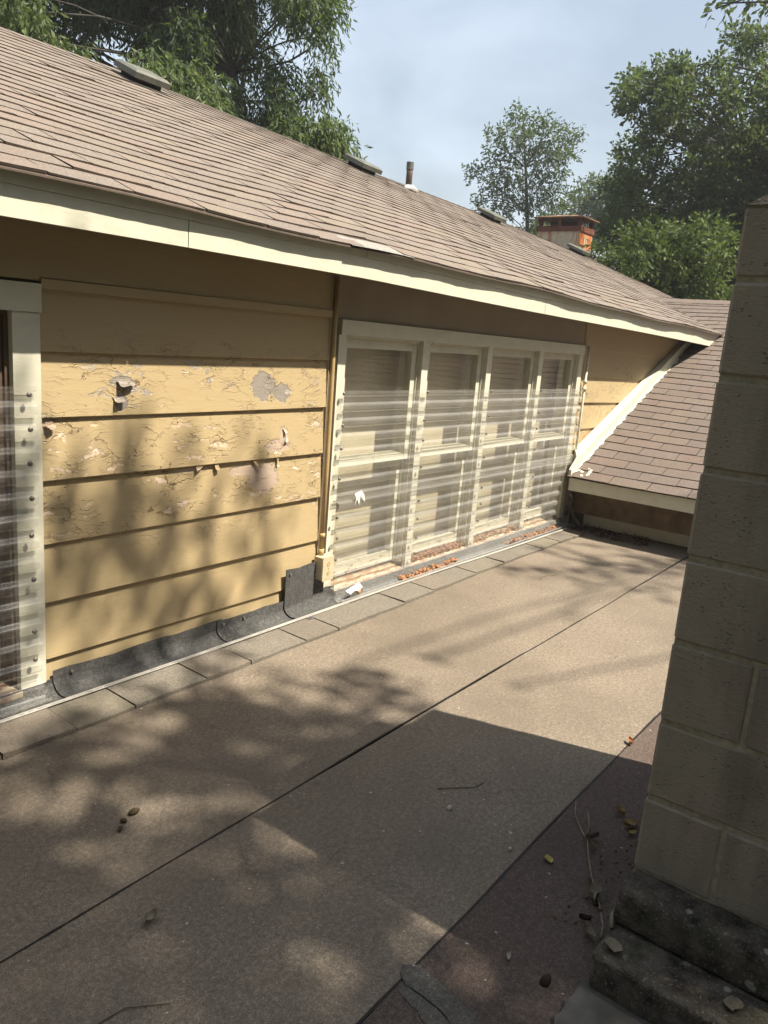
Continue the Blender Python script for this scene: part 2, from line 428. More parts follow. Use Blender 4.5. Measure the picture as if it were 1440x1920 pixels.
def mat_leaf(name, cols, rough=0.45, trans=0.35):
    t = NT(name)
    a = t.node('ShaderNodeAttribute'); a.attribute_name = 'tint'; v = a.outputs['Fac']
    c = t.mix(t.ramp(v, 0.0, 0.6), cols[0], cols[1]); c = t.mix(t.ramp(v, 0.6, 1.0), c, cols[2])
    p = t.principled(c, rough + 0.16, None, 0.22)
    tl = t.node('ShaderNodeBsdfTranslucent'); t.put(tl.inputs['Color'], t.mix(0.5, c, (0.16, 0.24, 0.03)))
    m = t.node('ShaderNodeMixShader', i_Fac=trans); t.l.new(p, m.inputs[1]); t.l.new(tl.outputs[0], m.inputs[2])
    return t.done(m.outputs[0])

def mat_rust():
    t = NT('rusted_chimney_stone')
    X, Y, Z = t.sep()
    n = t.noise(3.2, 4, 0.6, t.mapped((2.5, 2.5, 0.3))); n2 = t.noise(14, 4, 0.6)
    c = t.mix(t.ramp(n2, 0.3, 0.7), (0.42, 0.36, 0.27), (0.56, 0.50, 0.40))
    c = t.mix(t.ramp(n, 0.50, 0.60, 0, 0.9), c, (0.42, 0.17, 0.07))
    c = t.mix(t.ramp(t.noise(5.3, 3, 0.5, t.mapped((3, 3, 0.4), (1, 1, 1))), 0.58, 0.66, 0, 0.8), c, (0.16, 0.10, 0.08))
    return t.done(t.principled(c, 0.85, t.bump(n2, 0.4, 0.01), 0.2))

M = dict(
    siding=mat_siding(), trim=mat_trim(), fascia=mat_trim('fascia_paint', (0.74, 0.73, 0.60)),
    sash=mat_trim('sash_paint_peeling', (0.72, 0.70, 0.58), 0.07), sill=mat_trim('bare_sill_wood', (0.62, 0.52, 0.38), 0.16, (0.50, 0.29, 0.18)),
    soffit=mat_plain('shade_dark_soffit_paint', (0.22, 0.185, 0.135), 0.7), panel=mat_plain('shade_tan_panel_paint', (0.36, 0.30, 0.22), 0.6, 4, 0.1),  # yellow paint, darkened and greyed to carry the shade under the eave
    shingle=mat_shingle('brown_roof_shingle', (0.250, 0.213, 0.188), True, hue=0.6), shingle_mass=mat_shingle('brown_roof_shingle_mass', (0.250, 0.213, 0.188), False, True, hue=0.6),
    shingle_low=mat_shingle('reddish_roof_shingle', (0.196, 0.160, 0.142), True, hue=0.55), shingle_low_mass=mat_shingle('reddish_roof_shingle_mass', (0.196, 0.160, 0.142), False, hue=0.55),
    butt=mat_plain('shingle_cut_edge', (0.125, 0.098, 0.080), 0.9),
    under=mat_plain('roofing_felt', (0.05, 0.043, 0.037), 0.9), grey_felt=mat_plain('grey_weathered_felt', (0.30, 0.29, 0.27), 0.9, 60, 0.3, 0.4),
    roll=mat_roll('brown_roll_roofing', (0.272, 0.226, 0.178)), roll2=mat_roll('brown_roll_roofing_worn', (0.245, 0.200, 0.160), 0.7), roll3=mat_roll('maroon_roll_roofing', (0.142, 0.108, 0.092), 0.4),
    membrane=mat_shingle('grey_mineral_membrane', (0.118, 0.117, 0.115), True, hue=0.0, fine=190, amt=0.75), strip=mat_shingle('grey_brown_starter_shingle', (0.222, 0.200, 0.168), True, hue=0.7),
    tar=mat_plain('roof_tar', (0.016, 0.014, 0.013), 0.6, 50, 0.3, 0.4), patch=mat_roll('grey_roof_cement', (0.15, 0.14, 0.125), 0.6),
    tape=mat_plain('white_release_tape', (0.45, 0.43, 0.40), 0.5, 40, 0.12), ink=mat_plain('tape_print', (0.22, 0.22, 0.22), 0.6),
    block=mat_block(), mortar=mat_plain('painted_mortar', (0.40, 0.36, 0.265), 0.85, 60, 0.25, 0.6), grimy=mat_grimy(), pad=mat_plain('concrete_pad', (0.115, 0.11, 0.10), 0.9, 12, 0.25, 0.5),
    flue=mat_plain('clay_flue', (0.20, 0.12, 0.08), 0.8), wash=mat_grimy('chimney_wash', (0.10, 0.09, 0.075)),
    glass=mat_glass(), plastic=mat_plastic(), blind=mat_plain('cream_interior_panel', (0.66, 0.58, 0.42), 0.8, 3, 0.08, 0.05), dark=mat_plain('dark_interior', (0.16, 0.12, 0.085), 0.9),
    conduit=mat_plain('tan_painted_conduit', (0.52, 0.38, 0.19), 0.45, 20, 0.12, 0.1, 0.4), box=mat_plain('painted_box', (0.60, 0.52, 0.36), 0.5, 20, 0.12, 0.1, 0.4),
    steel=mat_plain('galvanised_steel', (0.42, 0.42, 0.41), 0.42, 30, 0.2, 0.1, 0.5, 0.8), screw=mat_plain('weathered_screw', (0.20, 0.19, 0.17), 0.5, 60, 0.3, 0.1, 0.5, 0.5),
    vent=mat_plain('weathered_vent_metal', (0.155, 0.16, 0.135), 0.55, 9, 0.25, 0.1, 0.4, 0.2), vent_dark=mat_plain('vent_throat', (0.035, 0.033, 0.03), 0.8),
    iron=mat_plain('rusty_pipe', (0.12, 0.085, 0.07), 0.7, 20, 0.4, 0.3), boot=mat_plain('pale_pipe_boot', (0.72, 0.72, 0.70), 0.5),
    rust=mat_rust(), rustcap=mat_plain('rusty_sheet_cap', (0.26, 0.145, 0.085), 0.8, 6, 0.35, 0.2), rustband=mat_plain('dark_rusty_band', (0.15, 0.055, 0.035), 0.8, 6, 0.4, 0.2), rust_or=mat_plain('orange_rust', (0.50, 0.17, 0.05), 0.8, 6, 0.4, 0.2),
    paper=mat_plain('white_paper_scrap', (0.85, 0.85, 0.83), 0.8), bark=mat_plain('tree_bark', (0.060, 0.054, 0.046), 0.9, 20, 0.4, 0.8), ground=mat_plain('yard_grass', (0.055, 0.07, 0.03), 0.95, 1.5, 0.4, 0.3),
    knee=mat_plain('shade_brown_board', (0.27, 0.195, 0.13), 0.7, 9, 0.3, 0.4),  # yellow siding as it looks unlit: shade put into the board colour
    trim_dirty=mat_trim('dirty_cream_paint', (0.50, 0.46, 0.35)), brown_sash=mat_trim('dark_brown_sash', (0.16, 0.11, 0.08)),
    wall_low=mat_plain('lower_wall_paint', (0.55, 0.42, 0.22), 0.6),
    dry=mat_plain('dry_leaf_tan', (0.36, 0.25, 0.13), 0.8, 60, 0.3), dry_y=mat_plain('dry_leaf_yellow', (0.40, 0.33, 0.09), 0.7, 60, 0.3), dry_g=mat_plain('dry_leaf_grey', (0.25, 0.215, 0.15), 0.8, 60, 0.3),
    dry_r=mat_plain('dry_leaf_rust', (0.40, 0.19, 0.09), 0.8, 60, 0.35), dry_d=mat_plain('dark_seed_hull', (0.045, 0.032, 0.025), 0.8), dry_b=mat_plain('dark_leaf_litter', (0.10, 0.062, 0.04), 0.9, 40, 0.4), hull=mat_plain('olive_brown_hull', (0.085, 0.062, 0.03), 0.7, 60, 0.3), pebble=mat_plain('pale_pebble', (0.5, 0.45, 0.38), 0.8),
    leaf_pecan=mat_leaf('pecan_leaf', ((0.040, 0.064, 0.034), (0.075, 0.112, 0.050), (0.15, 0.195, 0.065)), 0.36, 0.42),
    leaf_oak=mat_leaf('oak_leaf', ((0.046, 0.066, 0.040), (0.080, 0.108, 0.056), (0.165, 0.18, 0.075)), 0.36, 0.42),
    leaf_far=mat_leaf('far_tree_leaf', ((0.045, 0.066, 0.038), (0.075, 0.105, 0.052), (0.12, 0.15, 0.06)), 0.45, 0.35),
    leaf_lit=mat_leaf('light_green_leaf', ((0.050, 0.080, 0.024), (0.095, 0.135, 0.038), (0.16, 0.19, 0.05)), 0.42, 0.35),
)

# ------------------------------------------------------------------ ground and flat roof
mb = MB(); mb.box((-300, -300, -3.4), (300, 300, -3.2))
g = mb.build('ground', M['ground'], kind='structure')

deck = MB(); deck.box((-3.0, -4.8, -0.26), (6.32, 0.03, -0.006))
deck = deck.build('flat_roof', M['tar'], kind='structure')

def wavy(n, amp, lo, hi):
    k = np.linspace(lo, hi, n); return k, amp * np.cumsum(rng.normal(0, 1, n)) / math.sqrt(n)

def roofing_sheet(y0, y1, mat, z=0.0, x0=-3.0, x1=6.30, amp=0.004):
    """one strip of cap sheet with slightly wandering edges"""
    xs = np.linspace(x0, x1, 60)
    e0 = y0 + amp * (np.sin(xs * 2.1 + y0 * 9) + 0.5 * np.sin(xs * 7.3 + y0)) ; e1 = y1 + amp * (np.sin(xs * 1.7 + y1 * 5) + 0.5 * np.sin(xs * 6.1 + y1))
    b = MB(); n = len(xs)
    V = []
    for i, x in enumerate(xs): V += [(x, e0[i], z), (x, e1[i], z), (x, e0[i], z - 0.005), (x, e1[i], z - 0.005)]
    F = []
    for i in range(n - 1):
        a, c = 4 * i, 4 * (i + 1)
        F += [(a, c, c + 1, a + 1), (a + 2, c + 2, c, a), (a + 1, c + 1, c + 3, a + 3)]
    b.add(V, F)
    return b.build('roofing_sheet', mat, deck)
roofing_sheet(-1.1195, 0.03, M['roll'])
roofing_sheet(-1.8355, -1.1235, M['roll'], 0.0005)
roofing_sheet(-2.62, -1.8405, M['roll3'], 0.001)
roofing_sheet(-4.80, -2.63, M['roll2'], 0.0005)
# tar bleeding along the seams
for k, yy in enumerate((-1.1215, -1.838)):
    b = MB(); xs = np.linspace(-3, 6.29, 260)
    w = 0.0022 + 0.002 * np.abs(np.sin(xs * 5.3 + k)) * rng.random(len(xs)) + 0.0012 * rng.random(len(xs))
    V = []; F = []
    for i, x in enumerate(xs):
        yc = yy + 0.004 * math.sin(x * 2.1 + yy * 9) + 0.002 * math.sin(x * 6.7)
        V += [(x, yc - w[i], 0.0022), (x, yc + w[i], 0.0022)]
        if i: F.append((2 * i - 2, 2 * i, 2 * i + 1, 2 * i - 1))
    b.add(V, F); b.build('tar_seam', M['tar'], deck, fix=False)
# grey cement patch leaving the second seam towards the bottom of the picture
def patch_poly(pts, z, mat, name, parent, thick=0.004):
    q = []
    for (xa, ya), (xb, yb) in zip(pts, pts[1:] + pts[:1]):
        L = math.hypot(xb - xa, yb - ya); m_ = max(1, int(L / 0.018))
        for i in range(m_):
            t_ = i / m_; q.append((xa + (xb - xa) * t_ + random.uniform(-.0035, .0035), ya + (yb - ya) * t_ + random.uniform(-.0035, .0035)))
    pts = q; b = MB(); n = len(pts)
    b.add([(x, y, z) for x, y in pts] + [(x, y, z - thick) for x, y in pts], [tuple(range(n))] + [(i, i + n, (i + 1) % n + n, (i + 1) % n) for i in range(n)])
    return b.build(name, mat, parent)
patch_poly([(1.36, -1.815), (1.385, -1.85), (1.375, -1.92), (1.345, -2.03), (1.30, -2.15), (1.26, -2.15), (1.285, -2.05), (1.312, -1.94), (1.318, -1.86), (1.335, -1.825)], 0.0055, M['patch'], 'cement_patch', deck)
patch_poly([(1.318, -1.86), (1.312, -1.94), (1.285, -2.05), (1.26, -2.15), (1.20, -2.15), (1.235, -2.02), (1.275, -1.92), (1.29, -1.855)], 0.0038, M['patch'], 'cement_patch', deck)
patch_poly([(1.600, -2.168), (1.46, -2.165), (1.30, -2.22), (1.10, -2.45), (1.10, -3.3), (1.60, -3.3)], 0.014, M['pad'], 'concrete_pad', deck, 0.012)

# ------------------------------------------------------------------ the house
house = thing('house', 'yellow wood-sided house with brown shingle roof and row of windows', 'house', loc=(3, 0, 0))
def H(o):                       # parent to the house, keep world coordinates
    o.parent = house; o.matrix_parent_inverse = Matrix.Translation((-3, 0, 0)); return o
def hpart(mbuild, name, mat, smooth=False, kind=None, fix=True): return H(mbuild.build(name, mat, None, smooth, kind, fix=fix))
def sub(parent, mbuild, name, mat, smooth=False, kind=None, fix=True):
    return mbuild.build(name, mat, parent, smooth, kind, fix=fix)      # parents carry world-space meshes at their own origin

def boxpart(name, a, b, mat, parent=None):
    m_ = MB(); m_.box(a, b)
    return hpart(m_, name, mat) if parent is None else sub(parent, m_, name, mat)

def drop(x): return -0.0165 * max(0.0, x - 3.0)

# walls behind the siding (with the window openings left free)
boxpart('sheathing', (1.41, 0.0, -0.02), (3.10, 0.08, 1.80), M['dark'])
boxpart('sheathing', (3.10, 0.0, 1.505), (6.16, 0.08, 1.80), M['dark'])
boxpart('sheathing', (6.16, 0.0, -0.02), (11.0, 0.08, 1.80), M['dark'])
boxpart('sheathing', (-1.5, 0.0, 1.505), (1.41, 0.08, 1.80), M['dark'])
boxpart('sheathing', (-1.5, 0.0, -0.02), (0.55, 0.08, 1.505), M['dark'])
boxpart('lower_wall', (-3.0, -4.75, -3.2), (18.0, 6.2, -0.27), M['wall_low'])

def siding_board(x0, x1, z0, z1, slope=0.0, lap=0.024, jit=0.002):
    xs = np.linspace(x0, x1, 14); ph = random.random() * 9
    def fn(x, y, z): return (x, y - jit * math.sin(2.3 * x + ph) * (1 if y < -0.001 else 0), z + slope * (x - x0) + 0.0025 * math.sin(1.9 * x + ph * 2) * (1 if z < z0 + 0.01 else 0))
    b = MB(); b.extrude_x([(-0.001, z0), (-lap + 0.002, z0), (-lap, z0 + 0.003), (-0.0075, z1 + 0.012), (-0.001, z1 + 0.012)], xs, fn)
    return hpart(b, 'siding_board', M['siding'])
ZB = [1.556, 1.3125, 1.078, 0.845, 0.611, 0.380, 0.157, -0.02]
top = 1.735
boards = []
for z in ZB:
    boards.append(siding_board(1.503, 3.022, z, top)); top = z
boxpart('siding_board', (1.503, -0.034, 1.522), (3.022, -0.001, 1.5555), M['siding'])
# boards right of the windows, and the small board left of the first window
ZC = [1.475, 1.252, 1.035, 0.815, 0.59, 0.36, 0.13]
top = 1.74
for z in ZC:
    siding_board(6.185, 9.4, z, top, -0.0165); top = z
siding_board(-1.5, 1.5025, 1.545, 1.735)
# flat panel over the row of windows, with its corner strips
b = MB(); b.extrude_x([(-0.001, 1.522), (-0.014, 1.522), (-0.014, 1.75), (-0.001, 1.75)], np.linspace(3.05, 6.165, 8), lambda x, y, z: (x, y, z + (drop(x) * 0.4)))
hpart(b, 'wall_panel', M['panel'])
boxpart('corner_strip', (3.026, -0.008, 0.0), (3.048, -0.001, 1.74), M['siding'])
boxpart('corner_strip', (6.166, -0.020, 0.25), (6.184, -0.001, 1.70), M['siding'])

# soffit, fascia
xs_e = np.linspace(-1.2, 9.6, 40)
def fn_drop(x, y, z): return (x, y, z + drop(x) + 0.004 * math.sin(1.1 * x))
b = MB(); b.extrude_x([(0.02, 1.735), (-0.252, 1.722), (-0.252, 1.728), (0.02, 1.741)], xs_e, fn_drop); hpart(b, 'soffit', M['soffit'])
for xa, xb in ((-1.2, 1.93), (1.934, 4.86), (4.864, 9.25)):
    b = MB(); b.extrude_x([(-0.250, 1.708), (-0.270, 1.708), (-0.270, 1.800), (-0.250, 1.800)], np.linspace(xa, xb, 24), fn_drop); hpart(b, 'fascia', M['fascia'])
for xa, xb in ((-1.2, 2.955), (2.959, 6.2), (6.203, 9.25)):
    b = MB(); b.extrude_x([(-0.250, 1.801), (-0.276, 1.801), (-0.276, 1.846), (-0.250, 1.846)], np.linspace(xa, xb, 24), fn_drop); hpart(b, 'drip_board', M['fascia'])

# ------------------------------------------------------------------ main roof
RX = np.array([-2.0, 3.0, 3.9, 4.5, 5.1, 6.0, 7.0, 8.1, 9.3, 10.9, 12.8, 18.5]); RZ = np.array([3.245, 3.245, 3.245, 3.225, 3.205, 3.176, 3.138, 3.117, 3.094, 3.05, 2.99, 2.70])
RY, EY = 3.0, -0.303
def roof_pt(x, s, h=0.0):
    """s: 0 at the eave edge, 1 at the ridge; h above the deck"""
    ez = 1.842 + drop(x) + 0.006 * math.sin(1.7 * x) + 0.004 * math.sin(4.1 * x + 1)
    rz = float(np.interp(x, RX, RZ))
    y = EY + (RY - EY) * s; z = ez + (rz - ez) * s - 0.02 * math.sin(math.pi * s) * (0.5 + 0.5 * math.sin(0.8 * x))
    L = math.hypot(RY - EY, rz - ez); ny, nz = -(rz - ez) / L, (RY - EY) / L
    return np.array([x, y + ny * h, z + nz * h])
P = np.array([[roof_pt(x, s, -0.006) for s in np.linspace(0.004, 1, 24)] for x in np.linspace(-2, 18.5, 60)])
roof = H(grid_mesh('roof', P, M['under']))
# far slope of the same roof
P2 = np.array([[np.array([x, RY + (6.4 - RY) * s, float(np.interp(x, RX, RZ)) - 1.4 * s - 0.004]) for s in (0, 0.33, 0.66, 1)] for x in np.linspace(-2, 18.5, 30)])
back = grid_mesh('far_slope', P2, M['shingle_mass'], roof)

EXPO, TABW = 0.135, 0.305
def tab_mesh(name, mat, w=TABW - 0.006, e=EXPO + 0.004):
    """one shingle tab: butt edge at local v=0, thicker there"""
    b = MB(); xs = np.linspace(-w / 2, w / 2, 4)
    V = []; F = []
    for x in xs:
        c = 0.0012 * (abs(x) / (w / 2)) ** 2
        V += [(x, 0, 0.0068 + c), (x, 0, 0.0002), (x, e, 0.0018)]
    for i in range(3):
        a, c = 3 * i, 3 * i + 3
        F += [(a, c, c + 2, a + 2), (a + 1, c + 1, c, a)]
    F += [(1, 0, 2), (9, 11, 10)]
    b.add(V, F); me = b.mesh(name, mat); me.materials.append(M['butt'])
    for i, p in enumerate(me.polygons): p.material_index = 1 if (i % 2 == 1 or i >= 6) else 0
    return me

def tab_frame(P0, Pup, Pside):
    ex = Pside - P0; ex /= np.linalg.norm(ex)
    ey = Pup - P0; ey -= ex * (ey @ ex); ey /= np.linalg.norm(ey)
    ez = np.cross(ex, ey)
    return ex, ey, ez

def lay_shingles(cells, parent, me, mass_mat, limit, mass_name, base_mesh):
    """cells: (area_px, origin, ex, ey, ez, lift, stretch); the largest become objects, the rest one mass"""
    cells.sort(key=lambda c: -c[0])
    bv = np.array([v.co[:] for v in base_mesh.vertices]); bf = [tuple(p.vertices) for p in base_mesh.polygons]
    mass = MB()
    for i, (a, o, ex, ey, ez, lift, stx) in enumerate(cells):
        if i < limit and a > 0:
            ob = link('shingle', me, parent)
            ob.matrix_local = Matrix([[ex[k] * stx, ey[k], ez[k] * lift, o[k]] for k in range(3)] + [[0, 0, 0, 1]])
        else:
            V = o + np.outer(bv[:, 0] * stx, ex) + np.outer(bv[:, 1], ey) + np.outer(bv[:, 2] * lift, ez)
            mass.add(V, bf, random.random())
    ob = mass.build(mass_name, mass_mat, parent, kind='stuff', fix=False)
    ob.data.materials.append(M['butt'])
    nb = len(bf); ob.data.polygons.foreach_set('material_index', np.array([1 if (i % nb) % 2 == 1 or (i % nb) >= 6 else 0 for i in range(len(ob.data.polygons))], dtype=np.int32))
    return ob

tabm = tab_mesh('shingle', M['shingle'])
LS = 3.60; rows = int(LS / EXPO)
cells = []
for r in range(rows):
    off = ((r % 2) * 0.5 + (r % 5) * 0.013) * TABW + random.uniform(-0.008, 0.008)
    s0 = r * EXPO / LS
    n0 = int((-1.8) / TABW)
    for k in range(n0, int(18.3 / TABW)):
        x = k * TABW + off
        if r == 0 and 2.96 < x < 3.12: continue                      # torn-off tab at the eave
        j = random.uniform(-0.0025, 0.0025)
        o = roof_pt(x, s0 + j / LS); up = roof_pt(x, s0 + 0.04); sd = roof_pt(x + 0.1, s0 + j / LS)
        ex, ey, ez = tab_frame(o, up, sd)
        q = project(np.array([o - ex * .15, o + ex * .15, o + ex * .15 + ey * EXPO, o - ex * .15 + ey * EXPO]))
        a = 0.0
        if q[:, 2].min() > 0.3 and -40 < q[:, 0].mean() < 1380 and -40 < q[:, 1].mean() < 700:
            xx, yy = q[:, 0], q[:, 1]; a = abs(np.dot(xx, np.roll(yy, -1)) - np.dot(yy, np.roll(xx, -1))) / 2
        lift = random.uniform(0.75, 1.35) * (1.5 if random.random() < 0.04 else 1)
        cells.append((a, o, ex, ey, ez, lift, 1.0))
lay_shingles(cells, roof, tabm, M['shingle_mass'], 300, 'shingle_courses', tabm)
# starter course showing as a ragged edge and in the torn place
b = MB(); xs = np.linspace(-1.9, 9.2, 240)
V = []; F = []
for i, x in enumerate(xs):
    jag = 0.003 * math.sin(3.3 * x) + 0.002 * math.sin(9.1 * x + 1) + 0.0008 * rng.normal()
    p, q = roof_pt(x, 0.0, 0.0005), roof_pt(x, 0.04, 0.001)
    p = p + np.array([0, -0.006 + jag, -0.006]); V += [p, q, p + np.array([0, 0.0, -0.006])]
    if i: F += [(3 * i - 3, 3 * i, 3 * i + 1, 3 * i - 2), (3 * i - 1, 3 * i + 2, 3 * i, 3 * i - 3)]
b.add(V, F); sub(roof, b, 'starter_course', M['butt'])
b = MB(); xs = np.linspace(2.80, 3.28, 16); V = []; F = []
for i, x in enumerate(xs):
    p, q = roof_pt(x, -0.004, 0.004), roof_pt(x, 0.030, 0.003); V += [p, q]
    if i: F.append((2 * i - 2, 2 * i, 2 * i + 1, 2 * i - 1))
b.add(V, F); sub(roof, b, 'bared_felt', M['grey_felt'])
# ridge caps
b = MB()
for k in range(int(19.5 / 0.14)):
    x = -1.6 + k * 0.14
    p = roof_pt(x, 1.0, 0.006); q = roof_pt(x, 0.965, 0.010)
    p1 = roof_pt(x + 0.16, 1.0, 0.003); q1 = roof_pt(x + 0.16, 0.965, 0.005)
    bk, bk1 = p + np.array([0, 0.12, -0.045]), p1 + np.array([0, 0.12, -0.045])
    b.add([q, q1, p1, p, bk, bk1], [(0, 1, 2, 3), (3, 2, 5, 4), (0, 3, 4)], random.random())
sub(roof, b, 'ridge_caps', M['shingle_mass'], kind='stuff', fix=False)

# ------------------------------------------------------------------ lower roof that climbs along the wall, and its knee wall
CS = 0.397
def low_pt(x, y, h=0.0):
    L = math.hypot(1, CS); return np.array([x - CS / L * h, y, 0.462 + CS * (x - 5.97) + h / L + 0.008 * math.sin(2.2 * y + x)])
XE, XR = 5.962, 10.3
P = np.array([[low_pt(x, min(y, -0.10 if x < 6.32 else 1.6), -0.006) for y in np.linspace(-4.6, 1.6, 30)] for x in np.linspace(XE, XR, 26)])
low = H(grid_mesh('lower_roof', P, M['under']))
Pb = np.array([[np.array([XR + s * 4.0, y, 2.19 - 1.7 * s]) for y in np.linspace(-4.6, 1.6, 10)] for s in np.linspace(0, 1, 6)])
grid_mesh('far_slope', Pb, M['shingle_low_mass'], low)
tabl = tab_mesh('shingle', M['shingle_low'])
cells = []
LL = (XR - XE) * math.hypot(1, CS)
for r in range(int(LL / EXPO)):
    off = ((r % 2) * 0.5 + (r % 3) * 0.02) * TABW + random.uniform(-0.03, 0.03)
    x = XE + r * EXPO / math.hypot(1, CS)
    for k in range(-15, 6):
        y = k * TABW + off
        if y > 1.5 or y < -4.55: continue
        wy = -0.105 + 0.016 * (x - 5.97)
        if x < 9.25 and y - TABW / 2 > wy - 0.02: continue
        yy = y; stx = 1.0
        hi = y + TABW / 2
        if x < 9.25 and hi > wy:                                  # cut against the wall
            w = wy - (y - TABW / 2); 
            if w < 0.03: continue
            stx = w / TABW; yy = (y - TABW / 2 + wy) / 2
        xx = x + random.uniform(-0.003, 0.003)
        o = low_pt(xx, yy, 0.0); up = low_pt(xx + 0.1, yy); sd = low_pt(xx, yy - 0.1)
        ex, ey, ez = tab_frame(o, up, sd)
        q = project(np.array([o - ex * .15, o + ex * .15, o + ex * .15 + ey * EXPO, o - ex * .15 + ey * EXPO]))
        a = 0.0
        vis = yy < -0.3 + (x - 9.3) * 1.05 if x > 9.2 else True
        if vis and 1040 < q[:, 0].mean() < 1440 and q[:, 0].min() < 1400:
            a_, b_ = q[:, 0], q[:, 1]; a = abs(np.dot(a_, np.roll(b_, -1)) - np.dot(b_, np.roll(a_, -1))) / 2
        cells.append((a, o, ex, ey, ez, random.uniform(0.8, 1.5), stx))
lay_shingles(cells, low, tabl, M['shingle_low_mass'], 260, 'shingle_courses', tabl)
b = MB()
for k in range(44):
    y = 1.5 - k * 0.14; p = low_pt(XR, y, 0.012); p1 = low_pt(XR, y - 0.16, 0.008)
    b.add([p + np.array([-.14, 0, -.055]), p1 + np.array([-.14, 0, -.055]), p1, p, p1 + np.array([.14, 0, -.05]), p + np.array([.14, 0, -.05])], [(0, 1, 2, 3), (3, 2, 4, 5)], random.random())
sub(low, b, 'ridge_caps', M['shingle_low_mass'], kind='stuff', fix=False)
# fascia, rake board, knee wall
boxpart('lower_fascia', (5.985, -4.6, 0.342), (6.010, -0.118, 0.447), M['trim'])
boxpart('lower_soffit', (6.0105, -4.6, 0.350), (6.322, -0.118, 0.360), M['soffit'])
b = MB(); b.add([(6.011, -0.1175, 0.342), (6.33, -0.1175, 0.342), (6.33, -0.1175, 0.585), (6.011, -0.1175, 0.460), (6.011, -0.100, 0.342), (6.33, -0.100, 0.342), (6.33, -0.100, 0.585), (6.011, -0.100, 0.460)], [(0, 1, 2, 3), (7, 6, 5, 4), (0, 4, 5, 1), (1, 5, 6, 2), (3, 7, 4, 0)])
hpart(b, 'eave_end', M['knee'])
def rake():
    b = MB(); n = 26; V = []; F = []
    for i in range(n):
        x = 5.975 + (9.1 - 5.975) * i / (n - 1); zr = low_pt(x, -0.10)[2]; yf = -0.128 + 0.019 * (x - 5.97); yb = -0.105 if x < 6.2 else -0.026
        lo = zr + 0.006 + 0.006 * math.sin(i * 2.7) ; hi = zr + 0.098
        if i == 0: hi = zr + 0.05
        V += [(x, yf, lo), (x, yf, hi), (x, yb, hi), (x, yb, lo)]
        if i:
            a, c = 4 * (i - 1), 4 * i; F += [(a, c, c + 1, a + 1), (a + 1, c + 1, c + 2, a + 2), (a + 3, c + 3, c, a), (a + 2, c + 2, c + 3, a + 3)]
    F += [(0, 1, 2, 3)]
    b.add(V, F); hpart(b, 'rake_board', M['fascia'])
    # paint smeared onto the shingles beside the board
    b = MB(); V = []; F = []; n = 90
    for i in range(n):
        x = 6.02 + 2.4 * i / (n - 1); yf = -0.127 + 0.019 * (x - 5.97); w = 0.006 + 0.024 * abs(math.sin(i * 0.9) * math.sin(i * 0.37 + 1)) + 0.012 * random.random()
        V += [low_pt(x, yf, 0.0105), low_pt(x, yf - w, 0.0100)]
        if i: F.append((2 * i - 2, 2 * i, 2 * i + 1, 2 * i - 1))
    b.add(V, F); hpart(b, 'paint_smear', M['fascia'])
rake()
# chips of white caulk on the lowest corner
b = MB()
for i in range(7):
    x = 5.985 + 0.02 * i + random.uniform(-.008, .008); y = -0.17 - 0.075 * random.random(); w = random.uniform(0.008, 0.022)
    b.add([low_pt(x, y, 0.011), low_pt(x + w * 1.4, y + w * .4, 0.0115), low_pt(x + w, y - w, 0.0112), low_pt(x - w * .2, y - w * 1.2, 0.011)], [(0, 1, 2, 3)])
hpart(b, 'caulk_chips', M['fascia'], kind='stuff')
boxpart('knee_wall', (6.322, -4.6, -0.01), (6.42, 0.0, 0.40), M['dark'])
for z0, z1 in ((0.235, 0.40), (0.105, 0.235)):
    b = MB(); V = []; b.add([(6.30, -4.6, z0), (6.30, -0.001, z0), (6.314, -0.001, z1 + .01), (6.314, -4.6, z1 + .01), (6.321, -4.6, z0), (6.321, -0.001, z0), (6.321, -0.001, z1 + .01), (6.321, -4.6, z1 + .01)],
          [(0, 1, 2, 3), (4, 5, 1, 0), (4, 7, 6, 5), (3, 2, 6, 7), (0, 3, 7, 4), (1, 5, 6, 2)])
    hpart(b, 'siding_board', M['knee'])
boxpart('base_trim', (6.288, -4.6, 0.012), (6.299, -0.16, 0.105), M['trim_dirty'])
boxpart('corner_strip', (6.245, -0.050, 0.0), (6.30, -0.026, 0.42), M['knee'])

